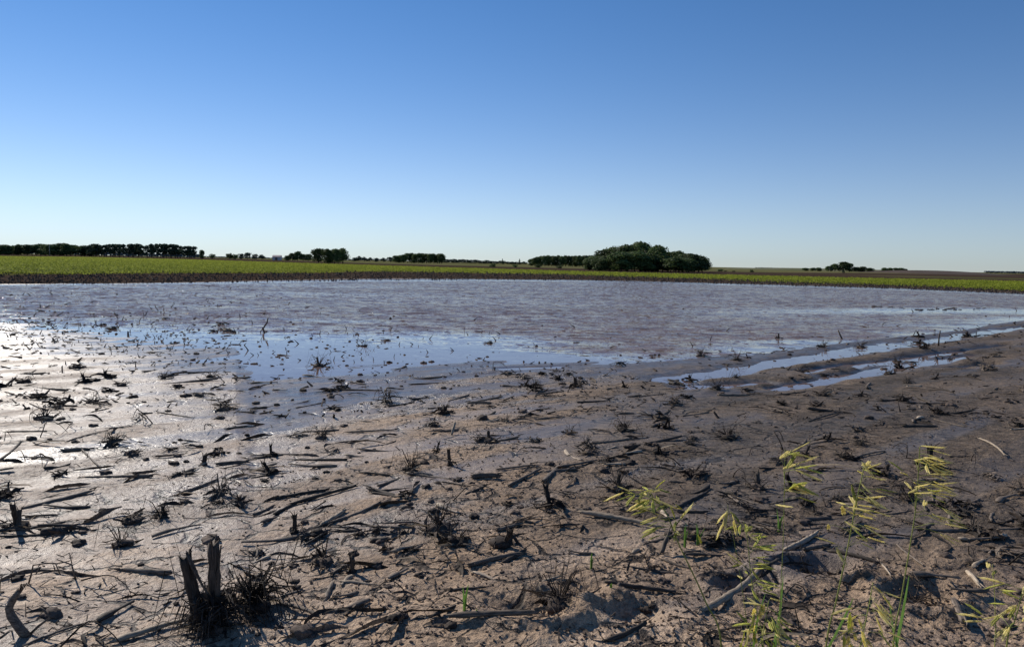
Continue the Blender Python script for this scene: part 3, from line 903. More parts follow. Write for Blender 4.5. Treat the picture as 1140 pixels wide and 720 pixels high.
CL = [  # px, py, size(m), stubs, roots, leaves, tuft, label
 (20,587,.10,[(-.02,0,.15,.012,.5),(.03,0,.10,.011,.5)],20,4,0,'pair of leaning broken stubs at the left edge'),
 (146,577,.12,[],26,2,0,'dark rounded root clod with a tuft beside it'),
 (146,503,.11,[],24,2,0,'dark flat clump alone on the pale mud'),
 (180,572,.09,[(0,0,.06,.008,.3)],40,1,1,'spiky fibre tuft right of the dark root clod'),
 (50,465,.15,[(0,0,.05,.01,.4)],34,5,1,'wide leafy clump at the left part of the pale mud'),
 (104,444,.13,[],30,3,1,'dark spiky clump above the slanted stalk'),
 (248,453,.14,[],36,3,1,'shaggy clump below the water edge at the left'),
 (135,604,.11,[],40,4,1,'brushy tangle of dead leaves on the pale mud'),
 (227,513,.06,[(0,0,.07,.014,.2)],14,1,0,'single short stub beside the thick dark stalk'),
 (135,426,.13,[],24,2,0,'low dark clump at the far part of the shiny mud'),
 (27,423,.14,[],24,2,0,'low dark clump far away at the left edge'),
 (236,416,.14,[],24,2,0,'black flat clump in the shiny wet mud'),
 (357,484,.12,[],44,1,1,'spiky fibre tuft left of the straight lone stalk'),
 (457,523,.12,[],90,0,1,'dense round tuft of fibres like a brush'),
 (501,518,.06,[(0,0,.12,.011,.1)],22,2,0,'single stub with a flared root foot'),
 (540,492,.15,[(-.04,0,.08,.012,.4)],36,5,0,'dark heap of leaves and roots in the middle of the wet mud'),
 (328,590,.05,[(0,0,.10,.010,.15)],16,1,0,'small lone stub left of the middle'),
 (488,590,.17,[(.02,0,.08,.012,.4)],60,7,1,'broad mound of roots and leaves in the middle'),
 (510,606,.14,[],40,4,0,'low root mound below the broad mound'),
 (482,474,.10,[],26,3,1,'small dark tuft near the shore'),
 (392,634,.05,[(0,0,.08,.010,.3)],14,1,0,'small tilted stub in the brown mud'),
 (432,612,.06,[],20,2,1,'small brush of stems in the brown mud'),
 (361,622,.12,[],44,3,1,'fine brush of dead stems beside the brown mud'),
 (695,480,.13,[],50,7,1,'shaggy leaf tuft on top of a dark stalk'),
 (687,545,.13,[(0,0,.10,.013,.2)],40,8,1,'tall husk clump behind the grass head'),
 (655,506,.14,[],34,5,0,'small pile of dark leaves under a pale husk'),
 (634,484,.08,[],22,3,1,'small tuft left of the shaggy leaf tuft'),
 (810,488,.15,[(.03,0,.06,.010,.3)],44,6,1,'spread tuft below the puddles'),
 (797,434,.14,[],40,2,1,'tuft standing in the small puddle'),
 (845,545,.12,[(0,0,.09,.016,.7)],30,3,0,'fallen stub with its root ball'),
 (622,678,.17,[],80,5,1,'large brushy mound by the hollow at the bottom'),
 (765,600,.09,[],34,2,1,'small brushy tuft below the grass stem'),
 (905,640,.14,[],50,4,1,'root mound in the dark hollow behind the tall grass'),
 (1018,672,.13,[],50,4,1,'root mound in the dark hollow right of the tall grass'),
 (355,402,.20,[(0,0,.14,.014,.5)],50,4,1,'dark tuft standing in the shallow water'),
 (462,517,.05,[],10,0,1,'side shoot of the round fibre tuft'),
 (780,392,.18,[],50,4,1,'low tuft at the edge of the rippled water'),
 (820,398,.16,[],50,2,1,'spiky tuft on the mud strip beside the water'),
 (890,412,.18,[],36,3,0,'dark clump between the two wheel track puddles'),
 (958,383,.20,[],36,3,1,'spiky clump on the strip beyond the long puddle'),
 (1000,398,.18,[],34,3,1,'clump between the puddles far to the right'),
 (990,415,.13,[],34,3,1,'clump right of the second puddle'),
 (1075,372,.22,[],34,2,0,'dark clump in the far puddle'),
 (915,440,.14,[],34,4,0,'dark clump below the second puddle'),
 (430,375,.16,[],20,3,0,'dark floating clump left of the calm water'),
 (405,381,.18,[],26,3,1,'leafy clump in the calm blue water'),
 (545,378,.16,[],20,1,0,'tiny clump in the calm water in the middle'),
 (1010,560,.11,[],40,5,1,'rooty clump behind the right grass head'),
]
for i, (px, py, s, stubs, nr, nl, tf, label) in enumerate(CL):
    x, y = G(px, py, .07)
    make_clump(stubs, int(nr * .6), nl + 2, s, 600 + i * 7, label, 1.0 + .25 * (math.hypot(x, y) > 7), 'stubble clumps on the flooded field', (x, y, max(H(x, y), -.02)), random.uniform(0, 6), bool(tf))
    taken.append((x, y, s * .7))

# ------------------------------------------------------------------ scattered copies
def zone(x, y, h):
    if h < 0.004: return 'water'
    u = x / y
    return 'left' if u < -.28 else ('mid' if u < .2 else 'right')
ZL = {'water': 'in the shallow water by the shore', 'left': 'on the pale shiny mud at the left', 'mid': 'on the brown mud in the middle', 'right': 'on the dark mud at the right'}
pos_cache = []
def scatter(n, rmin, rmax, power=1.0, water_ok=.5, sep=.03, ulim=.80):
    out = []
    tries = 0
    lo, hi = rmin ** -power, rmax ** -power
    while len(out) < n and tries < 60:
        tries += 1
        m = 400
        y = (rng.uniform(hi, lo, m)) ** (-1 / power)
        u = rng.uniform(-ulim, ulim, m)
        x = u * y
        h = height(x, y)
        for X, Y, Hh in zip(x, y, h):
            if len(out) >= n: break
            if Hh < -.05: continue
            if Hh < 0.0 and rng.random() > water_ok: continue
            if Y * NEAR(np.array([X / Y]))[0] > 1.9: continue
            a, b = rows_uv(X, Y)
            cl = vnoise(np.array([X * 1.1]), np.array([Y * 1.1]), 123)[0]
            if rng.random() > .55 + .6 * cl + .25 * math.cos(2 * math.pi * b / .76): continue
            if not free(X, Y, sep): continue
            out.append((X, Y, max(Hh, -.012)))
    return out
def copies(name, protos, spots, label, cat, group, size, yaw, sink=0.0, wet_label=True, tilt=.12):
    for i, (x, y, z) in enumerate(spots):
        me = protos[rng.integers(len(protos))]
        o = bpy.data.objects.new(name, me); COL.objects.link(o)
        s = size(x, y)
        o.scale = (s * rng.uniform(.85, 1.15), s * (1.25 if name == 'corn_stalk' else 1), s * (1.25 if name == 'corn_stalk' else 1))
        o.rotation_euler = (rng.uniform(-tilt, tilt), rng.uniform(-tilt, tilt), yaw(x, y))
        o.location = (x, y, z + sink * s)
        tag(o, label + ' ' + ZL[zone(x, y, z)], cat, group + ' ' + ZL[zone(x, y, z)])

def protomesh(mb, name, mat):
    me = mb.mesh(name); me.materials.append(mat); return me
st = [protomesh(stalk_mb(L, r, 300 + i), 'corn_stalk', M['stalk_pale'] if i in (3,) else M['stalk_dark']) for i, (L, r) in enumerate([(.12, .010), (.18, .011), (.24, .012), (.15, .009), (.30, .011), (.20, .013), (.09, .012), (.38, .010), (.16, .007), (.22, .008)])]
st += [protomesh(split_mb(L, w, 330 + i), 'corn_stalk', M['stalk_pale'] if i == 2 else M['stalk_dark']) for i, (L, w) in enumerate([(.16, .015), (.24, .016), (.12, .014), (.20, .012)])]
lf = [protomesh(leaf_mb(random.uniform(.10, .26), random.uniform(.006, .014), 350 + i, 1 + (i % 3 == 0)), 'dead_leaf', M['husk_pale'] if i in (4,) else M['husk']) for i in range(12)]
tw = [protomesh(twig_mb(random.uniform(.10, .28), random.uniform(.0025, .0045), 380 + i), 'dry_twig', M['root']) for i in range(12)]
cd = []
for i in range(6):
    mb = MB(); mb.lump((0, 0, 0), .03, 400 + i, 3, .6, .45); cd.append(protomesh(mb, 'mud_clod', M['clod']))
tf_ = []
def xform(mb, loc, rx, ry, rz):
    m = Matrix.Translation(loc) @ Euler((rx, ry, rz)).to_matrix().to_4x4()
    mb.v = [tuple(m @ Vector(v)) for v in mb.v]; return mb
for i in range(14):
    rr = random.Random(9000 + i)
    parts = []
    if i % 5 == 1: parts.append(root_mb(.08, 26, 420 + i, .04, 1.0, .0020))
    else: parts.append(root_mb(.07, 9, 420 + i, .02, .2, .0026))
    if i % 3:
        lm = MB(); lm.lump((0, 0, 0), rr.uniform(.02, .042), 430 + i, 2, .55, .6); parts.append(lm)
    a0 = rr.uniform(0, 3.1)
    for j in range(rr.randint(2, 5)):
        L = rr.uniform(.05, .17); p = (rr.uniform(-.06, .06), rr.uniform(-.05, .05), rr.uniform(.004, .022))
        q_ = split_mb(L, rr.uniform(.007, .013), 470 + i * 9 + j) if j % 2 else stalk_mb(L, rr.uniform(.005, .010), 470 + i * 9 + j)
        parts.append(xform(q_, p, rr.uniform(-.6, .6), rr.uniform(-.35, .2) - (.5 if rr.random() < .2 else 0), a0 + rr.gauss(0, .5)))
    if i % 4 == 0: parts.append(stub_mb(rr.uniform(.05, .1), .010, 440 + i, .6))
    for j in range(rr.randint(2, 6)):
        parts.append(xform(leaf_mb(rr.uniform(.07, .16), rr.uniform(.005, .012), 450 + i * 5 + j), (rr.uniform(-.06, .06), rr.uniform(-.06, .06), .012), rr.uniform(-.9, .9), rr.uniform(-.5, .2), rr.uniform(0, 6.28)))
    tf_.append(protomesh(merge(*parts), 'stubble_tuft', M['stalk_dark'] if i % 2 else M['root']))
def grow(x, y): return float(np.interp(math.hypot(x, y), [3, 9, 22], [.95, 1.35, 1.7])) * rng.uniform(.75, 1.25)
def yaw_rows(x, y):
    return (ROWANG if rng.random() < .45 else .15) + rng.normal(0, .45) + (math.pi if rng.random() < .5 else 0)
def yaw_any(x, y): return rng.uniform(0, 6.28)
copies('corn_stalk', st, scatter(255, 3.0, 17, .75, .3, .05), 'short dark broken corn stalk lying', 'corn stalk', 'scattered corn stalks', lambda x, y: grow(x, y) * rng.uniform(.6, 1.15), yaw_rows, .004)
copies('dead_leaf', lf, scatter(220, 2.7, 17, .8, .2), 'curled dead leaf scrap lying', 'dead leaf', 'leaf scraps', grow, yaw_rows, .001)
copies('dry_twig', tw, scatter(110, 2.7, 16, .9, .2), 'thin dead stem lying', 'dead stem', 'dead stems', grow, yaw_any, .001, tilt=.2)
copies('stubble_tuft', tf_, scatter(210, 3.6, 26, .35, .5, .08), 'small dark heap of stubble and roots', 'stubble tuft', 'stubble tufts', lambda x, y: grow(x, y) * rng.uniform(.45, 1.1), yaw_any, .004)
copies('mud_clod', cd, scatter(250, 2.8, 26, .5, .6), 'small dark mud clod lying', 'mud clod', 'mud clods', lambda x, y: grow(x, y) * rng.uniform(.4, 1.15), yaw_any, .002)

# row of clods standing in the calm patch of water far right, and drowned clods at the left
def far_bits():
    spots = []
    for i in range(36):
        t = rng.uniform(0, 1)
        px = 972 + 130 * t; py = 341.5 + 2.8 * math.sin(t * 3) + rng.normal(0, .9)
        x, y = G(px, py); spots.append((x, y, 0))
    for i, (x, y, z) in enumerate(spots):
        o = bpy.data.objects.new('mud_clod', cd[rng.integers(6)]); COL.objects.link(o)
        s = rng.uniform(1.0, 2.4); o.scale = (s * 1.8, s, s * .8); o.location = (x, y, 0.0); o.rotation_euler = (0, 0, rng.uniform(-.3, .5))
        tag(o, 'dark clod in the row standing in the calm patch of far water', 'mud clod', 'row of clods in the calm far water')
far_bits()

def strew(name, n, rmin, rmax, power, lrange, wr, label, cat, mat, hmin=-.03, over=1.9, lift=.3, ulim=.82, fscale=None):
    y = rng.uniform(rmax ** -power, rmin ** -power, n) ** (-1 / power); u = rng.uniform(-ulim, ulim, n); x = u * y
    h = height(x, y)
    cl = fbm(x * 1.3, y * 1.3, 2, 222)
    k = (h > hmin) & (y * NEAR(u) < over) & (rng.uniform(0, 1, n) < (1 if mat is M['bits'] else sstep(-.55, .0, u))) & (rng.uniform(0, 1, n) < .5 + .9 * cl)
    x = x[k]; y = y[k]; h = np.maximum(h[k], -.004); m = len(x)
    sc_ = np.interp(np.hypot(x, y), [3, 10, 25], [1, 1.3, 2.2]) if fscale is None else np.interp(np.hypot(x, y), *fscale)
    L = lrange[0] + (lrange[1] - lrange[0]) * rng.beta(1, 3, m) * sc_ * 1.6; w = rng.uniform(*wr, m) * sc_
    an = rng.uniform(0, 6.28, m); el = rng.normal(0, lift, m)
    dx = np.cos(an) * np.cos(el); dy = np.sin(an) * np.cos(el); dz = np.abs(np.sin(el))
    nx, ny = -np.sin(an), np.cos(an)
    V = np.zeros((m, 8, 3)); c = np.stack([x, y, h + w * .3], 1)
    D = np.stack([dx, dy, dz], 1); Nn = np.stack([nx, ny, np.zeros(m)], 1); U = np.array([0, 0, 1.0])
    for e, t in enumerate((0, 1)):
        p = c + D * (L * t)[:, None]
        f = rng.uniform(.3, 1, m)[:, None] if t else 1.0
        jag = rng.normal(0, .25, (m, 1)) * L[:, None]
        for q, (a, b) in enumerate(((-1, -.6), (1, -.6), (.8, .6), (-.8, .6))):
            V[:, e * 4 + q] = p + Nn * (w * a)[:, None] * f + U * (w * b)[:, None] * f + (D * jag * (q % 2))
    base = (np.arange(m) * 8)[:, None]
    F_ = np.array([[0, 1, 5, 4], [1, 2, 6, 5], [2, 3, 7, 6], [3, 0, 4, 7], [3, 2, 1, 0], [4, 5, 6, 7]])
    quads = (base[:, :, None] + F_[None]).reshape(-1, 4)
    o = link(name, np_mesh(name, V.reshape(-1, 3), quads, None, None, False), mat)
    tag(o, label, cat, kind='stuff')
strew('crop_residue', 6000, 2.6, 20, .9, (.012, .055), (.0009, .0035), 'tiny dark scraps of rotted corn strewn over the mud', 'residue', M['bits'])
strew('soil_crumbs', 11000, 2.6, 12, 1.0, (.004, .014), (.003, .008), 'small soil crumbs sprinkled over the rough mud', 'soil crumbs', M['crumbs'], hmin=.03)
strew('shore_residue', 2600, 7, 24, .3, (.02, .09), (.004, .012), 'dark broken scraps lying along the wet shore', 'residue', M['bits'], hmin=-.012, over=1.25, lift=.3)
strew('drowned_residue', 9000, 9, 46, .5, (.02, .10), (.006, .02), 'dark specks of residue standing out of the shallow water', 'residue', M['bits'], hmin=-.11, over=2.6, lift=.7, ulim=.75, fscale=([9, 40], [.8, 1.6])) if False else None
def drowned():
    n = 2600
    px = np.where(rng.uniform(0, 1, n) < .62, rng.uniform(-30, 460, n), rng.uniform(-30, 1170, n))
    py = 318 + rng.beta(1.6, 1.8, n) * 95
    P = np.array([G(a, b) for a, b in zip(px, py)])
    x, y = P[:, 0], P[:, 1]; u = x / y
    h = height(x, y)
    d = y * NEAR(u)
    pr = np.where(d < 1, 1.0, np.interp(d, [1, 1.35, 1.8, 3.5], [.9, .45, .12, .03])) * np.interp(u, [-.6, -.2, .1, .5], [1.0, .9, .45, .4])
    pr = np.where((u < -.3), np.maximum(pr, .22), pr)
    k = (rng.uniform(0, 1, n) < pr) & (h < .03)
    x = x[k]; y = y[k]; m = len(x)
    V = []; Q = []
    mb = MB()
    for X, Y in zip(x, y):
        r = rng.uniform(.012, .035) * np.interp(Y, [9, 40], [.8, 2.0])
        if rng.random() < .55:
            an = rng.uniform(0, 6.28); L = r * rng.uniform(2, 6)
            c = Vector((X, Y, max(H(X, Y), 0)))
            e = rng.uniform(0, 1.2)
            D = Vector((math.cos(an) * math.cos(e), math.sin(an) * math.cos(e), math.sin(e)))
            mb.tube([c - D * L * .4, c + D * L * .2 + Vector((0, 0, r * .1)), c + D * L * .7], [r * .35, r * .3, r * .1], 4, True)
        else:
            mb.lump((X, Y, max(H(X, Y), 0)), r, int(rng.integers(999)), 1, .6, .5)
    o = mb.build('drowned_residue', M['bits'], None, False)
    tag(o, 'dark specks of residue standing out of the shallow water', 'residue', kind='stuff')
drowned()

# rough clods in the tilled band on the far bank
def farbank():
    n = 16000
    u = rng.uniform(-.8, .8, n); t = rng.uniform(.0, 1.15, n)
    iv = FAR(u) * (1 - t) + GREEN0(u) * t
    y = 1 / iv; x = u * y; h = height(x, y)
    k = (h > -.01) & (rng.uniform(0, 1, n) < .75)
    x, y, h = x[k], y[k], h[k]; m = len(x)
    s = rng.uniform(.03, .10, m) * np.interp(y, [35, 100], [.8, 1.5])
    an = rng.uniform(0, 6.28, m)
    V = np.zeros((m, 5, 3))
    for q in range(4):
        rr_ = s * rng.uniform(.6, 1.3, m)
        V[:, q] = np.stack([x + np.cos(an + q * 1.57) * rr_, y + np.sin(an + q * 1.57) * rr_, h - .02], 1)
    V[:, 4] = np.stack([x + rng.normal(0, .3, m) * s, y + rng.normal(0, .3, m) * s, h + s * rng.uniform(.5, 1.6, m)], 1)
    tr = (np.arange(m) * 5)[:, None, None] + np.array([[0, 1, 4], [1, 2, 4], [2, 3, 4], [3, 0, 4]])[None]
    o = link('tilled_clods', np_mesh('tilled_clods', V.reshape(-1, 3), None, tr.reshape(-1, 3), None, False), M['bits'])
    tag(o, 'rough dark clods of tilled soil along the far bank', 'soil clods', kind='stuff')
farbank()

# ------------------------------------------------------------------ green seedlings in the mud
def seedling(px, py, h, n, label, depth_z=.1):
    x, y = G(px, py, depth_z); z = H(x, y)
    t = empty('seedling', (x, y, z)); tag(t, label, 'seedling', 'green seedlings in the mud')
    rr = random.Random(int(px))
    for i in range(n):
        a = rr.uniform(0, 6.28); lean = rr.uniform(.05, .35); hh = h * rr.uniform(.6, 1)
        pts = [(0.004 * math.cos(a), .004 * math.sin(a), -.01), (math.cos(a) * lean * hh * .3, math.sin(a) * lean * hh * .3, hh * .5), (math.cos(a) * lean * hh, math.sin(a) * lean * hh, hh)]
        mb = MB(); mb.strip(pts, [.003, .0045, .0005], Vector((math.sin(a) * .2, -1, .1)), .3)
        mb.build('leaf', M['grass_blade'], t)
seedling(517, 684, .135, 3, 'single bright green seedling standing in the brown mud')
seedling(530, 690, .035, 2, 'tiny sprout right of the bright green seedling')
seedling(762, 605, .14, 6, 'small tuft of green shoots left of the grass stem')
seedling(777, 603, .12, 4, 'small green shoots just right of the tuft of shoots')
seedling(658, 632, .10, 4, 'faint green sprout in the brown mud')
seedling(680, 662, .03, 2, 'tiny pale sprout near the half buried grey stalk')
seedling(867, 590, .14, 3, 'thin sprout behind the grass cluster')

# ------------------------------------------------------------------ tall grass with seed heads
def smooth_path(P, k=16):
    out = []
    n = len(P)
    for i in range(n - 1):
        p0 = P[max(i - 1, 0)]; p1 = P[i]; p2 = P[i + 1]; p3 = P[min(i + 2, n - 1)]
        for j in range(k):
            t = j / k
            out.append(.5 * ((2 * p1) + (p2 - p0) * t + (2 * p0 - 5 * p1 + 4 * p2 - p3) * t * t + (3 * p1 - p0 - 3 * p2 + p3) * t ** 3))
    out.append(P[-1])
    return out
def spikelet_mesh(L, w, seed):
    mb = MB(); rr = random.Random(seed)
    for j in range(5):          # overlapping glumes
        x0 = L * j * .13; s = (-1) ** j
        l = L * .52
        pts = [(x0, 0, 0), (x0 + l * .3, s * w * .35, 0), (x0 + l * .7, s * w * .5, 0), (x0 + l, s * w * .35, 0)]
        mb.tube(pts, [w * .2, w * .42, w * .32, w * .03], 5, False, 0, .55)
    for j in range(2):
        mb.tube([(L * .75, 0, 0), (L * 1.1, w * rr.uniform(-.6, .6), w * rr.uniform(-.4, .4))], [w * .06, w * .02], 3, False)
    return mb.mesh('spikelet')
SPK = []
for i in range(4):
    me = spikelet_mesh(.029, .0058, i); me.materials.append(M['spikelet']); SPK.append(me)
SPKG = []
for i in range(3):
    me = spikelet_mesh(.025, .0050, 10 + i); me.materials.append(M['spikelet_green']); SPKG.append(me)

def grass_plant(stem_px, depth, label, spik, seed, leaves=(), green=.3, spread=.055, droop=.4, bias=(0.5, 0), stem_r=.0013, head_frac=.30):
    rr = random.Random(seed)
    P = [at_depth(px, py, depth) for px, py in stem_px]
    root = Vector((P[0].x + rr.uniform(-.02, .02), P[0].y, 0)); root.z = H(root.x, root.y)
    base = Vector(root)
    path = smooth_path([root - Vector((0, 0, .02)), root.lerp(P[0], .5) + Vector((rr.uniform(-.008, .008), 0, 0))] + P)
    path = [p - base for p in path]
    t = empty('grass_plant', base); tag(t, label, 'grass plant', 'tall seeding grasses at the field edge')
    n = len(path)
    mb = MB(); mb.tube(path, [stem_r * (1.35 - .8 * i / n) for i in range(n)], 6, True)
    mb.build('stem', M['grass_stem'], t)
    # head: branches with spikelets
    lens = [0]
    for a, b in zip(path[:-1], path[1:]): lens.append(lens[-1] + (b - a).length)
    tot = lens[-1]
    hm = MB(); sp = []
    head_len = head_frac
    for i in range(spik):
        s = tot - head_len * (1 - (i / spik)) * rr.uniform(.85, 1.0)
        j = min(range(n), key=lambda q: abs(lens[q] - s))
        p = path[j]
        q = i / spik
        l = spread * (1.15 - .75 * q) * rr.uniform(.6, 1.35)
        a = rr.uniform(0, 6.28)
        d = Vector((math.cos(a) * .75 + bias[0], math.sin(a) * .75, rr.uniform(-.1, .55) + bias[1])).normalized()
        p1 = p + d * l * .5; p2 = p + d * l + Vector((0, 0, -l * droop * .35))
        hm.tube([p, p1, p2], [.00045, .0004, .0003], 4, False)
        dd = (p2 - p1).normalized() * .55 + Vector((bias[0] * .9 + .25 * (1 if bias[0] > 0 else 0), 0, -.15 - droop * rr.uniform(.2, 1.1)))
        sp.append((p2, dd.normalized()))
        if rr.random() < .45:
            a2 = rr.uniform(-1, 1); d2 = (d + Vector((a2 * .6, rr.uniform(-.5, .5), rr.uniform(-.4, .4)))).normalized()
            p3 = p1 + d2 * l * .4
            hm.tube([p1, p3], [.0004, .0003], 4, False); sp.append((p3, (d2 + Vector((0, 0, -droop * .6))).normalized()))
    ho = hm.build('seed_head', M['grass_stem'], t)
    for p, d in sp:
        me = rr.choice(SPKG) if rr.random() < green else rr.choice(SPK)
        o = bpy.data.objects.new('spikelet', me); COL.objects.link(o); o.parent = ho
        o.location = p
        o.rotation_euler = d.to_track_quat('X', 'Z').to_euler()
        s = rr.uniform(1.0, 1.5); o.scale = (s, s * .68, s * .68)
    for (pts, w) in leaves:
        Q = smooth_path([at_depth(a, b, depth + .02) - base for a, b in pts], 6)
        k = len(Q)
        lm = MB(); lm.strip(Q, [w * min(1, (1 - i / k) * 2.2) for i in range(k)], Vector((.3, -1, .2)), .35)
        lm.build('leaf', M['grass_blade'], t)
    return t
grass_plant([(803, 722), (785, 668), (757, 608), (740, 568), (722, 553), (703, 549)], 1.55, 'grass whose dark green head bends over to the left above a tan stalk', 34, 1, [], .75, .040, .3, (-.35, .1), .0016, .15)
grass_plant([(850, 724), (842, 680), (836, 640), (832, 600), (828, 580)], 1.60, 'slender grass with a loose green head behind the slanted pale stalk', 26, 2, [([(862, 724), (868, 680), (872, 640)], .003)], .85, .032, .2, (.1, .2), .0011, .18)
grass_plant([(806, 724), (845, 690), (835, 620), (815, 575), (808, 566)], 1.35, 'short stem with a pale yellow drooping flower left of the loose green head', 5, 3, [], .0, .012, .9, (-.2, -.2), .0008, .03) if False else None
grass_plant([(919, 724), (931, 668), (944, 608), (953, 560), (963, 515)], 1.50, 'tall grass with a full pale yellow head in the middle of the grasses', 36, 4, [([(921, 722), (938, 690), (950, 665)], .003)], .12, .042, .35, (.35, .1), .0015, .19)
grass_plant([(994, 724), (1003, 668), (1013, 608), (1020, 560), (1024, 497)], 1.50, 'tallest grass with a pale head leaning to the right', 34, 5, [([(996, 724), (1003, 690), (1012, 640)], .0038), ([(1000, 724), (994, 700), (990, 668)], .0025)], .12, .046, .4, (.6, .05), .0014, .17)
grass_plant([(950, 760), (958, 720), (966, 680), (972, 648)], 1.42, 'low grass head at the bottom between the two tall grasses', 26, 6, [], .1, .042, .8, (.25, -.2), .0012, .17)
grass_plant([(866, 724), (869, 660), (872, 600), (873, 550), (874, 500)], 1.15, 'thin stem with a sparse pale head left of the tall grasses', 12, 7, [], .4, .030, .3, (.35, .2), .0006, .10)
grass_plant([(1107, 724), (1108, 690), (1107, 655), (1105, 628)], 1.45, 'bare thin grass stem near the right edge', 4, 8, [], .6, .020, .2, (.2, .1), .0009, .07)
grass_plant([(1120, 724), (1130, 690), (1138, 660), (1146, 638)], 1.40, 'grass with pale spikelets at the right edge', 20, 9, [], .2, .042, .3, (-.15, .15), .0013, .15)
grass_plant([(842, 740), (848, 712), (852, 690), (856, 668)], 1.50, 'low leafy grass head at the bottom beside the slender grass', 36, 10, [([(838, 724), (843, 690), (852, 660)], .0025), ([(860, 724), (866, 690), (869, 672)], .0022)], .6, .040, .7, (.2, -.1), .0012, .15)
grass_plant([(836, 740), (832, 700), (824, 640), (815, 590), (810, 562)], 1.55, 'thin grass stem topped by a pale yellow drooping flower', 5, 11, [], .0, .012, 1.2, (0, -.4), .0008, .03)
grass_plant([(880, 752), (884, 730), (888, 712)], 1.45, 'lowest grass head just showing at the bottom edge', 14, 12, [], .4, .035, .7, (.2, 0), .0012, .10)

# ------------------------------------------------------------------ trees
def crown_mesh(name, h, w, seed, nleaf=1600, leaf=.45, lobes=14, mat='leafA', low=.12, shape='round', d=None):
    r = np.random.default_rng(seed)
    d = w if d is None else d
    cs = []
    for i in range(lobes):
        t = r.uniform(0, 1) ** .8
        z = h * (low + .12 + (.86 - low) * t)
        if shape == 'cone': rad = w * .5 * (1.02 - t) ; lr = max(.35, rad * .55)
        elif shape == 'flat': rad = w * .5 * (1 - max(0, t - .6) ** 2 * 1.6); lr = w * .16
        else: rad = w * .42 * math.sqrt(max(0.05, 1 - (2 * (t * .85 + .05) - .8) ** 2)); lr = w * r.uniform(.14, .24)
        a = r.uniform(0, 6.28); q = math.sqrt(r.uniform(.15, 1))
        cs.append((math.cos(a) * rad * q, math.sin(a) * rad * q * d / w, min(z, h - lr * .8), lr))
    cs.append((0, 0, h - w * .17, w * .18) if shape == 'round' else (0, 0, h * .9, w * .08))
    if shape == 'round': cs.append((0, 0, h * .5, w * .3))
    cs = np.array(cs)
    wt = cs[:, 3] ** 2; wt /= wt.sum()
    ids = r.choice(len(cs), nleaf, p=wt)
    v = r.normal(0, 1, (nleaf, 3)); v /= np.linalg.norm(v, axis=1)[:, None]
    rr = r.uniform(.60, 1.22, nleaf) ** .8
    c = cs[ids, :3] + v * (cs[ids, 3] * rr)[:, None] * np.array([1, 1, .85])
    c[:, 2] = np.clip(c[:, 2], h * low, None)
    nrm = v + r.normal(0, .45, (nleaf, 3)); nrm /= np.linalg.norm(nrm, axis=1)[:, None]
    t1 = np.cross(nrm, r.normal(0, 1, (nleaf, 3))); t1 /= np.linalg.norm(t1, axis=1)[:, None]
    t2 = np.cross(nrm, t1)
    s = leaf * r.uniform(.5, 1.2, nleaf)
    V = np.zeros((nleaf, 4, 3))
    for k, (a, b) in enumerate(((-1, -.6), (.7, -.9), (1, .7), (-.6, .9))):
        V[:, k] = c + t1 * (s * a * r.uniform(.6, 1.1, nleaf))[:, None] + t2 * (s * b * r.uniform(.6, 1.1, nleaf))[:, None]
    me = np_mesh(name, V.reshape(-1, 3), np.arange(nleaf * 4).reshape(-1, 4), None, None, True)
    me.materials.append(M[mat])
    return me
def trunk_mesh(h, r, seed, top=.75):
    rr = random.Random(seed); mb = MB()
    pts = [(0, 0, -.2), (rr.uniform(-.1, .1), 0, h * .25), (rr.uniform(-.2, .2), rr.uniform(-.2, .2), h * .5), (rr.uniform(-.3, .3), 0, h * top)]
    mb.tube(pts, [r * 1.3, r, r * .75, r * .25], 7, True)
    for i in range(6):
        a = rr.uniform(0, 6.28); z = h * rr.uniform(.25, .6); l = h * rr.uniform(.18, .33)
        p = Vector((0, 0, z)); q = p + Vector((math.cos(a) * l * .8, math.sin(a) * l * .8, l * .7))
        mb.tube([p, (p + q) / 2 + Vector((0, 0, -.1)), q], [r * .45, r * .3, r * .1], 5, False)
    me = mb.mesh('trunk'); me.materials.append(M['bark']); return me
TR = {}
for i in range(6): TR['round%d' % i] = (crown_mesh('crown', 10, 8.5, 900 + i, 3600, .34, 30, 'leafA', .02), trunk_mesh(10, .28, 900 + i))
for i in range(3): TR['pine%d' % i] = (crown_mesh('crown', 10, 6.5, 920 + i, 900, .42, 11, 'leafB', .14), trunk_mesh(10, .22, 920 + i, .8))
for i in range(2): TR['cone%d' % i] = (crown_mesh('crown', 10, 4.2, 930 + i, 1300, .32, 26, 'leafB', .04, 'cone'), trunk_mesh(10, .2, 930 + i, .9))
for i in range(3): TR['far%d' % i] = (crown_mesh('crown', 10, 10, 940 + i, 700, .6, 12, 'leafFar', .04), trunk_mesh(10, .3, 940 + i))
for i in range(2): TR['bush%d' % i] = (crown_mesh('crown', 10, 14, 950 + i, 700, .8, 12, 'leafA', .0), trunk_mesh(10, .3, 950 + i, .5))
def tree(name, kind, px, dist, hm, wf, label, group, cat='tree'):
    x = (px - 570) / F * dist; y = dist
    t = empty(name, (x, y, H(x, y)), rng.uniform(0, 6.28))
    cm, tm = TR[kind]
    s = hm / 10
    for nm, me in (('crown', cm), ('trunk', tm)):
        o = bpy.data.objects.new(nm, me); COL.objects.link(o); o.parent = t
        o.scale = (s * wf, s * wf, s) if nm == 'crown' else (s, s, s)
    tag(t, label, cat, group)
    return t
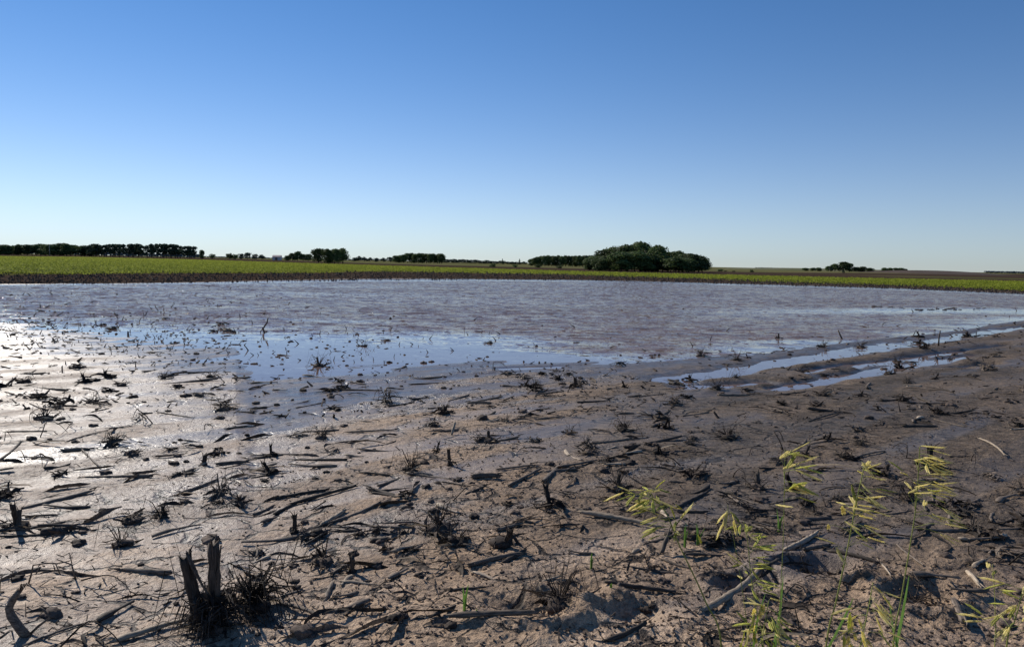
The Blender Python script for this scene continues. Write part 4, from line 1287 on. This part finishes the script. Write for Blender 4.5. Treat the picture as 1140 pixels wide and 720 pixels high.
# photo pixel height to metres at a distance: h = pixels / F * dist
def tpx(name, kind, px, top_px, dist, wpx, label, group, cat='tree'):
    """top_px: photo row of the top"""
    base = (281.6 + .0197 * px)
    h = (base - top_px) / F * dist + CAM_Z - .1
    w = wpx / F * dist
    w0 = {'r': 8.5, 'p': 6.5, 'c': 4.2, 'f': 10, 'b': 14}[kind[0]] / 10 * h
    return tree(name, kind, px, dist, h, w / w0, label, group, cat)
# the big grove right of the middle
grove = [(662,286,22),(672,279,24),(684,275,28),(697,273.5,28),(711,270.5,32),(724,276,24),(731,274,20),(742,281,24),(754,280,22),(765,283,22),(776,285,20),(780,289,14),
         (690,281,26),(705,280,28),(720,282,28),(736,285,26),(750,287,24),(763,288,22),(677,285,24),(655,290,12),(668,288,20),(712,285,28),(745,288,24),(771,290,20)]
for i, (px, top, w) in enumerate(grove):
    d = 178 + (i % 3) * 6 if i < 12 else 168 + (i % 4) * 3
    tpx('oak_tree', 'round%d' % (i % 6), px, top, d, w * 1.22, 'leafy dark tree packed in the big grove beyond the pond', 'trees of the big grove')
# two dense round trees left of the middle
tpx('oak_tree', 'round1', 354, 277, 290, 15, 'rounded dark tree, the left one of the dense pair', 'dense pair of trees')
for k, (px, top, w) in enumerate([(364, 277.5, 15), (372, 277.5, 15), (381, 277, 14)]):
    tpx('oak_tree', 'round%d' % (k + 2), px, top, 255, w, 'dense dark tree in the square clump right of the rounded tree', 'square clump of trees')
# long wood at the left
for px in range(-30, 106, 5):
    top = 273.5 - (1.8 if 55 < px < 80 else 0) - (1 if 15 < px < 60 else 0) + random.uniform(-.9, .9)
    tpx('oak_tree', 'round%d' % random.randint(0, 5), px + random.uniform(-1.5, 1.5), top, 560 + random.uniform(-15, 15), random.uniform(10, 14), 'leafy tree in the unbroken wood at the far left', 'trees of the far left wood')
for px in np.cumsum([100] + [random.choice((2.2, 2.8, 3.4, 4.4)) for _ in range(36)]):
    top = 272.8 + (0 if px < 190 else (px - 190) * .11) + random.uniform(-1.3, .9)
    tpx('pine_tree', 'pine%d' % random.randint(0, 2), px + random.uniform(-1, 1), top, 560 + random.uniform(-12, 12), random.uniform(7.5, 11), 'dark pine with a bare trunk in the row of pines', 'row of pines')
tpx('pine_tree', 'round2', 224.5, 278.5, 540, 6, 'small lone dark tree at the end of the row of pines', None)
for px, top, w in [(236, 282.5, 6), (256, 282, 9), (262, 283, 6)]:
    tpx('shrub', 'bush%d' % (px % 2), px, top, 600, w, 'pale low bush between the pines and the barn', 'pale low bushes by the barn', 'bush')
for px, top, w in [(268, 282.5, 8), (275, 281.5, 9), (283, 283, 8), (291, 283.5, 9)]:
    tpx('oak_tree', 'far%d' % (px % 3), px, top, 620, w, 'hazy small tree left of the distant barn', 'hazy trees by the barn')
for px, top, w in [(320, 284.5, 8), (325, 282, 9), (331, 280, 9), (337, 283, 9), (343, 283, 8)]:
    tpx('oak_tree', 'round%d' % (px % 6), px, top, 520, w, 'small dark tree between the barn and the dense pair', 'small trees beside the dense pair')
for px, top, w in [(394, 287, 7), (399, 285, 8), (405, 286, 7), (411, 286.5, 7), (418, 287.3, 7), (426, 287, 8), (434, 286.5, 8)]:
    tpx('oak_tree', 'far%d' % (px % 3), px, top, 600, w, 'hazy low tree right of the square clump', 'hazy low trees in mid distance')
for px in np.arange(440, 491, 4.2):
    top = 282.4 + max(0, (452 - px)) * .22 + random.uniform(-.4, .4)
    tpx('oak_tree', 'round%d' % random.randint(0, 5), px, top, 520 + random.uniform(-8, 8), 9, 'dark tree in the flat topped hedge wood', 'trees of the flat topped wood')
tpx('pine_tree', 'cone0', 488.5, 282.5, 515, 3, 'thin pointed tree at the end of the flat topped wood', None)
for px in np.arange(492, 585, 4.5):
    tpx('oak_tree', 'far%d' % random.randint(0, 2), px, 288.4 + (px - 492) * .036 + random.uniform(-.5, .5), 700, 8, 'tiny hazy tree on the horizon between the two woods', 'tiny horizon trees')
for px in (558, 577):
    tpx('pine_tree', 'cone1', px, 288.0, 640, 3.5, 'tiny pointed tree rising from the horizon line', 'tiny pointed horizon trees')
for px in np.arange(590, 660, 3.8):
    top = 285.0 + (max(0, 600 - px)) * .3 + random.uniform(-.5, .5)
    tpx('oak_tree', 'round%d' % random.randint(0, 5), px, top, 430 + random.uniform(-10, 10), 8.5, 'dark tree in the low wood left of the big grove', 'trees of the low wood')
for px, top, w in [(598, 294, 8), (621, 295.5, 7), (547, 293.5, 8), (572, 294.5, 6), (800, 299.5, 7), (806, 301.3, 4), (815, 301.5, 4), (835, 300.3, 5)]:
    tpx('shrub', 'bush%d' % (px % 2), px, top, 235, w, 'low bush on the grassy field beyond the crop', 'low bushes on the far field', 'bush')
right = [(894,299,6),(903,298.8,5),(909,298.6,5),(920,297,6),(927,294.5,8),(936,292.5,11),(943,294,8),(951,298,6),(958,297.5,7),(966,299,6),(982,298.8,6),(988,299,5),(994,299,6),(1000,299,6),(1005,300,4)]
for i, (px, top, w) in enumerate(right):
    tpx('oak_tree', 'round%d' % (i % 6), px, top - .7, 480, w * 1.35, 'small dark tree in the scattered group on the right horizon', 'scattered trees on the right horizon')
tpx('pine_tree', 'cone0', 936.5, 299.5, 235, 4, 'small pointed evergreen standing in front of the right horizon trees', None)
tpx('pine_tree', 'cone1', 923, 295, 470, 3.5, 'pointed evergreen among the trees on the right horizon', None)

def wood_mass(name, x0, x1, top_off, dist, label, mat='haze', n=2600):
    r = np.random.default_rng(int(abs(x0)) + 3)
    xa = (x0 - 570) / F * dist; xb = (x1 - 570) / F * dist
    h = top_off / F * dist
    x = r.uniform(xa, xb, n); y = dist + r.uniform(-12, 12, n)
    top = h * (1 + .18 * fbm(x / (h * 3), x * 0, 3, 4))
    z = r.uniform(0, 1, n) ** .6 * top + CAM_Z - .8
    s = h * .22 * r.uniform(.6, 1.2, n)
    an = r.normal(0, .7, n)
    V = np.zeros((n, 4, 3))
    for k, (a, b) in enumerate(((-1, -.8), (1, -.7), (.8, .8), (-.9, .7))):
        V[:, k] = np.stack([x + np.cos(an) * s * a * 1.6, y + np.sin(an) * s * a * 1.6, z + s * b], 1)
    o = link(name, np_mesh(name, V.reshape(-1, 3), np.arange(n * 4).reshape(-1, 4), None, None, False), M[mat])
    tag(o, label, 'distant wood', kind='stuff')
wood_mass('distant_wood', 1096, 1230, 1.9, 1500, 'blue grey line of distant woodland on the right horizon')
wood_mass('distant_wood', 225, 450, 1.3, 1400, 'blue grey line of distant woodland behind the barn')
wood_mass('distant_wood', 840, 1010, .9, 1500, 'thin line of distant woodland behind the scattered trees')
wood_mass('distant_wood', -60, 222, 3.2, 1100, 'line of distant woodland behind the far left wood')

# low brown rise on the right horizon and a pale one behind
def hill(name, x0, x1, hpx, dist, mat, label):
    xa = (x0 - 570) / F * dist; xb = (x1 - 570) / F * dist
    xs = np.linspace(-1, 1, 60); ys = np.linspace(-1, 1, 20)
    X, Y = np.meshgrid(xs, ys)
    prof = np.clip(1 - np.abs(X) ** 3, 0, 1) * np.cos(Y * math.pi / 2)
    z = hpx / F * dist * prof - .05 + CAM_Z * prof
    x = (xa + xb) / 2 + X * (xb - xa) / 2; y = dist + Y * 60
    v = np.stack([x.ravel(), y.ravel(), z.ravel()], 1)
    i = np.arange(19)[:, None]; j = np.arange(59)[None]
    q = (i * 60 + j).ravel()
    o = link(name, np_mesh(name, v, np.stack([q, q + 1, q + 61, q + 60], 1)), mat)
    tag(o, label, None, kind='structure')
hm = simple('far_soil', (0.060, 0.045, 0.036), (0.095, 0.070, 0.055), (1, 1, 1), .05, .95, 0, .01, .1, 0)
hp = simple('far_pasture', (0.095, 0.105, 0.045), (0.14, 0.13, 0.07), (1, 1, 1), .03, .95, 0, .01, .1, 0)
hill('hill', 985, 1075, 1.0, 420, hm, 'low bare brown rise on the right horizon')
hill('hill', 800, 1040, .8, 620, hp, 'pale green rise below the right horizon trees')

# ------------------------------------------------------------------ barn and pole
def box(mb, x0, x1, y0, y1, z0, z1):
    b = len(mb.v)
    mb.v += [(x0, y0, z0), (x1, y0, z0), (x1, y1, z0), (x0, y1, z0), (x0, y0, z1), (x1, y0, z1), (x1, y1, z1), (x0, y1, z1)]
    mb.f += [(b, b + 3, b + 2, b + 1), (b + 4, b + 5, b + 6, b + 7), (b, b + 1, b + 5, b + 4), (b + 1, b + 2, b + 6, b + 5), (b + 2, b + 3, b + 7, b + 6), (b + 3, b, b + 4, b + 7)]
D = 560; bx = (308 - 570) / F * D
t = empty('barn', (bx, D, 0)); tag(t, 'small distant barn with a pale pinkish roof among the hazy trees', 'barn')
mb = MB(); box(mb, -2.9, 2.9, -2, 2, 0, 2.9)
mb.v += [(-2.9, 0, 3.85), (2.9, 0, 3.85)]; mb.f += [(4, 7, 8), (6, 5, 9)]
mb.build('wall', M['barn_wall'], t, False)
mb = MB(); mb.v = [(-3.2, -2.4, 2.78), (3.2, -2.4, 2.78), (3.2, 0, 4.0), (-3.2, 0, 4.0), (3.2, 2.4, 2.78), (-3.2, 2.4, 2.78), (-3.2, -2.4, 2.66), (3.2, -2.4, 2.66), (3.2, 0, 3.88), (-3.2, 0, 3.88), (3.2, 2.4, 2.66), (-3.2, 2.4, 2.66)]
mb.f = [(0, 1, 2, 3), (3, 2, 4, 5), (7, 6, 9, 8), (8, 9, 11, 10), (0, 6, 7, 1), (4, 10, 11, 5), (0, 3, 9, 6), (3, 5, 11, 9), (1, 7, 8, 2), (2, 8, 10, 4)]
mb.build('roof', M['barn_roof'], t, False)
mb = MB(); box(mb, -.9, .9, -2.05, -2.003, 0.02, 2.2); mb.build('door', M['door'], t, False)
D = 520; px_ = (55.5 - 570) / F * D
t = empty('utility_pole', (px_, D, 0)); tag(t, 'thin pale pole standing before the far left wood', 'pole')
mb = MB(); mb.tube([(0, 0, -.3), (0, 0, 8.2)], [.16, .11], 8); mb.build('post', M['pole'], t)
mb = MB(); box(mb, -.9, .9, -.06, .06, 7.5, 7.64); mb.build('crossarm', M['pole'], t, False)

# ------------------------------------------------------------------ sky and sun
SUN_AZ = R(-43)       # from the view direction, negative = left
SUN_EL = R(31)
w = bpy.data.worlds.new('World'); sc.world = w; w.use_nodes = True
nt = w.node_tree
for n in list(nt.nodes): nt.nodes.remove(n)
out = nt.nodes.new('ShaderNodeOutputWorld'); bg = nt.nodes.new('ShaderNodeBackground'); sky = nt.nodes.new('ShaderNodeTexSky')
sky.sky_type = 'NISHITA'; sky.sun_disc = False
sky.sun_elevation = SUN_EL; sky.sun_rotation = SUN_AZ
sky.altitude = 300; sky.air_density = 0.7; sky.dust_density = 0.0; sky.ozone_density = 4.0
bg.inputs['Strength'].default_value = 0.112
tint = nt.nodes.new('ShaderNodeMix'); tint.data_type = 'RGBA'; tint.blend_type = 'MULTIPLY'; tint.inputs[0].default_value = 1; tint.inputs[7].default_value = (.85, .975, 1.05, 1)
nt.links.new(sky.outputs[0], tint.inputs[6])
# haze: the blue pales towards the horizon
wn = N(nt)
sepz = nt.nodes.new('ShaderNodeSeparateXYZ'); nt.links.new(nt.nodes.new('ShaderNodeTexCoord').outputs['Generated'], sepz.inputs[0])
hz = wn.math('POWER', 2.718, wn.math('MULTIPLY', wn.math('MAXIMUM', sepz.outputs[2], 0.0), -8.5))
hsn = nt.nodes.new('ShaderNodeHueSaturation'); nt.links.new(tint.outputs[2], hsn.inputs['Color'])
wn.set(hsn.inputs['Saturation'], wn.math('SUBTRACT', 1.10, wn.math('MULTIPLY', hz, .66)))
wn.set(hsn.inputs['Value'], wn.math('SUBTRACT', 1.0, wn.math('MULTIPLY', hz, .30)))
nt.links.new(hsn.outputs[0], bg.inputs[0]); nt.links.new(bg.outputs[0], out.inputs[0])
sun = bpy.data.lights.new('sun', 'SUN'); so = bpy.data.objects.new('sun', sun); COL.objects.link(so)
sun.energy = 5.0; sun.angle = R(.5); sun.color = (1.0, .92, .81)
dirv = Vector((math.sin(SUN_AZ) * math.cos(SUN_EL), math.cos(SUN_AZ) * math.cos(SUN_EL), math.sin(SUN_EL)))
so.rotation_euler = dirv.to_track_quat('Z', 'Y').to_euler()
so.location = dirv * 50

sc.view_settings.view_transform = 'Standard'
sc.view_settings.look = 'None'
sc.view_settings.exposure = 0
sc.cycles.max_bounces = 6
sc.cycles.sample_clamp_indirect = 4
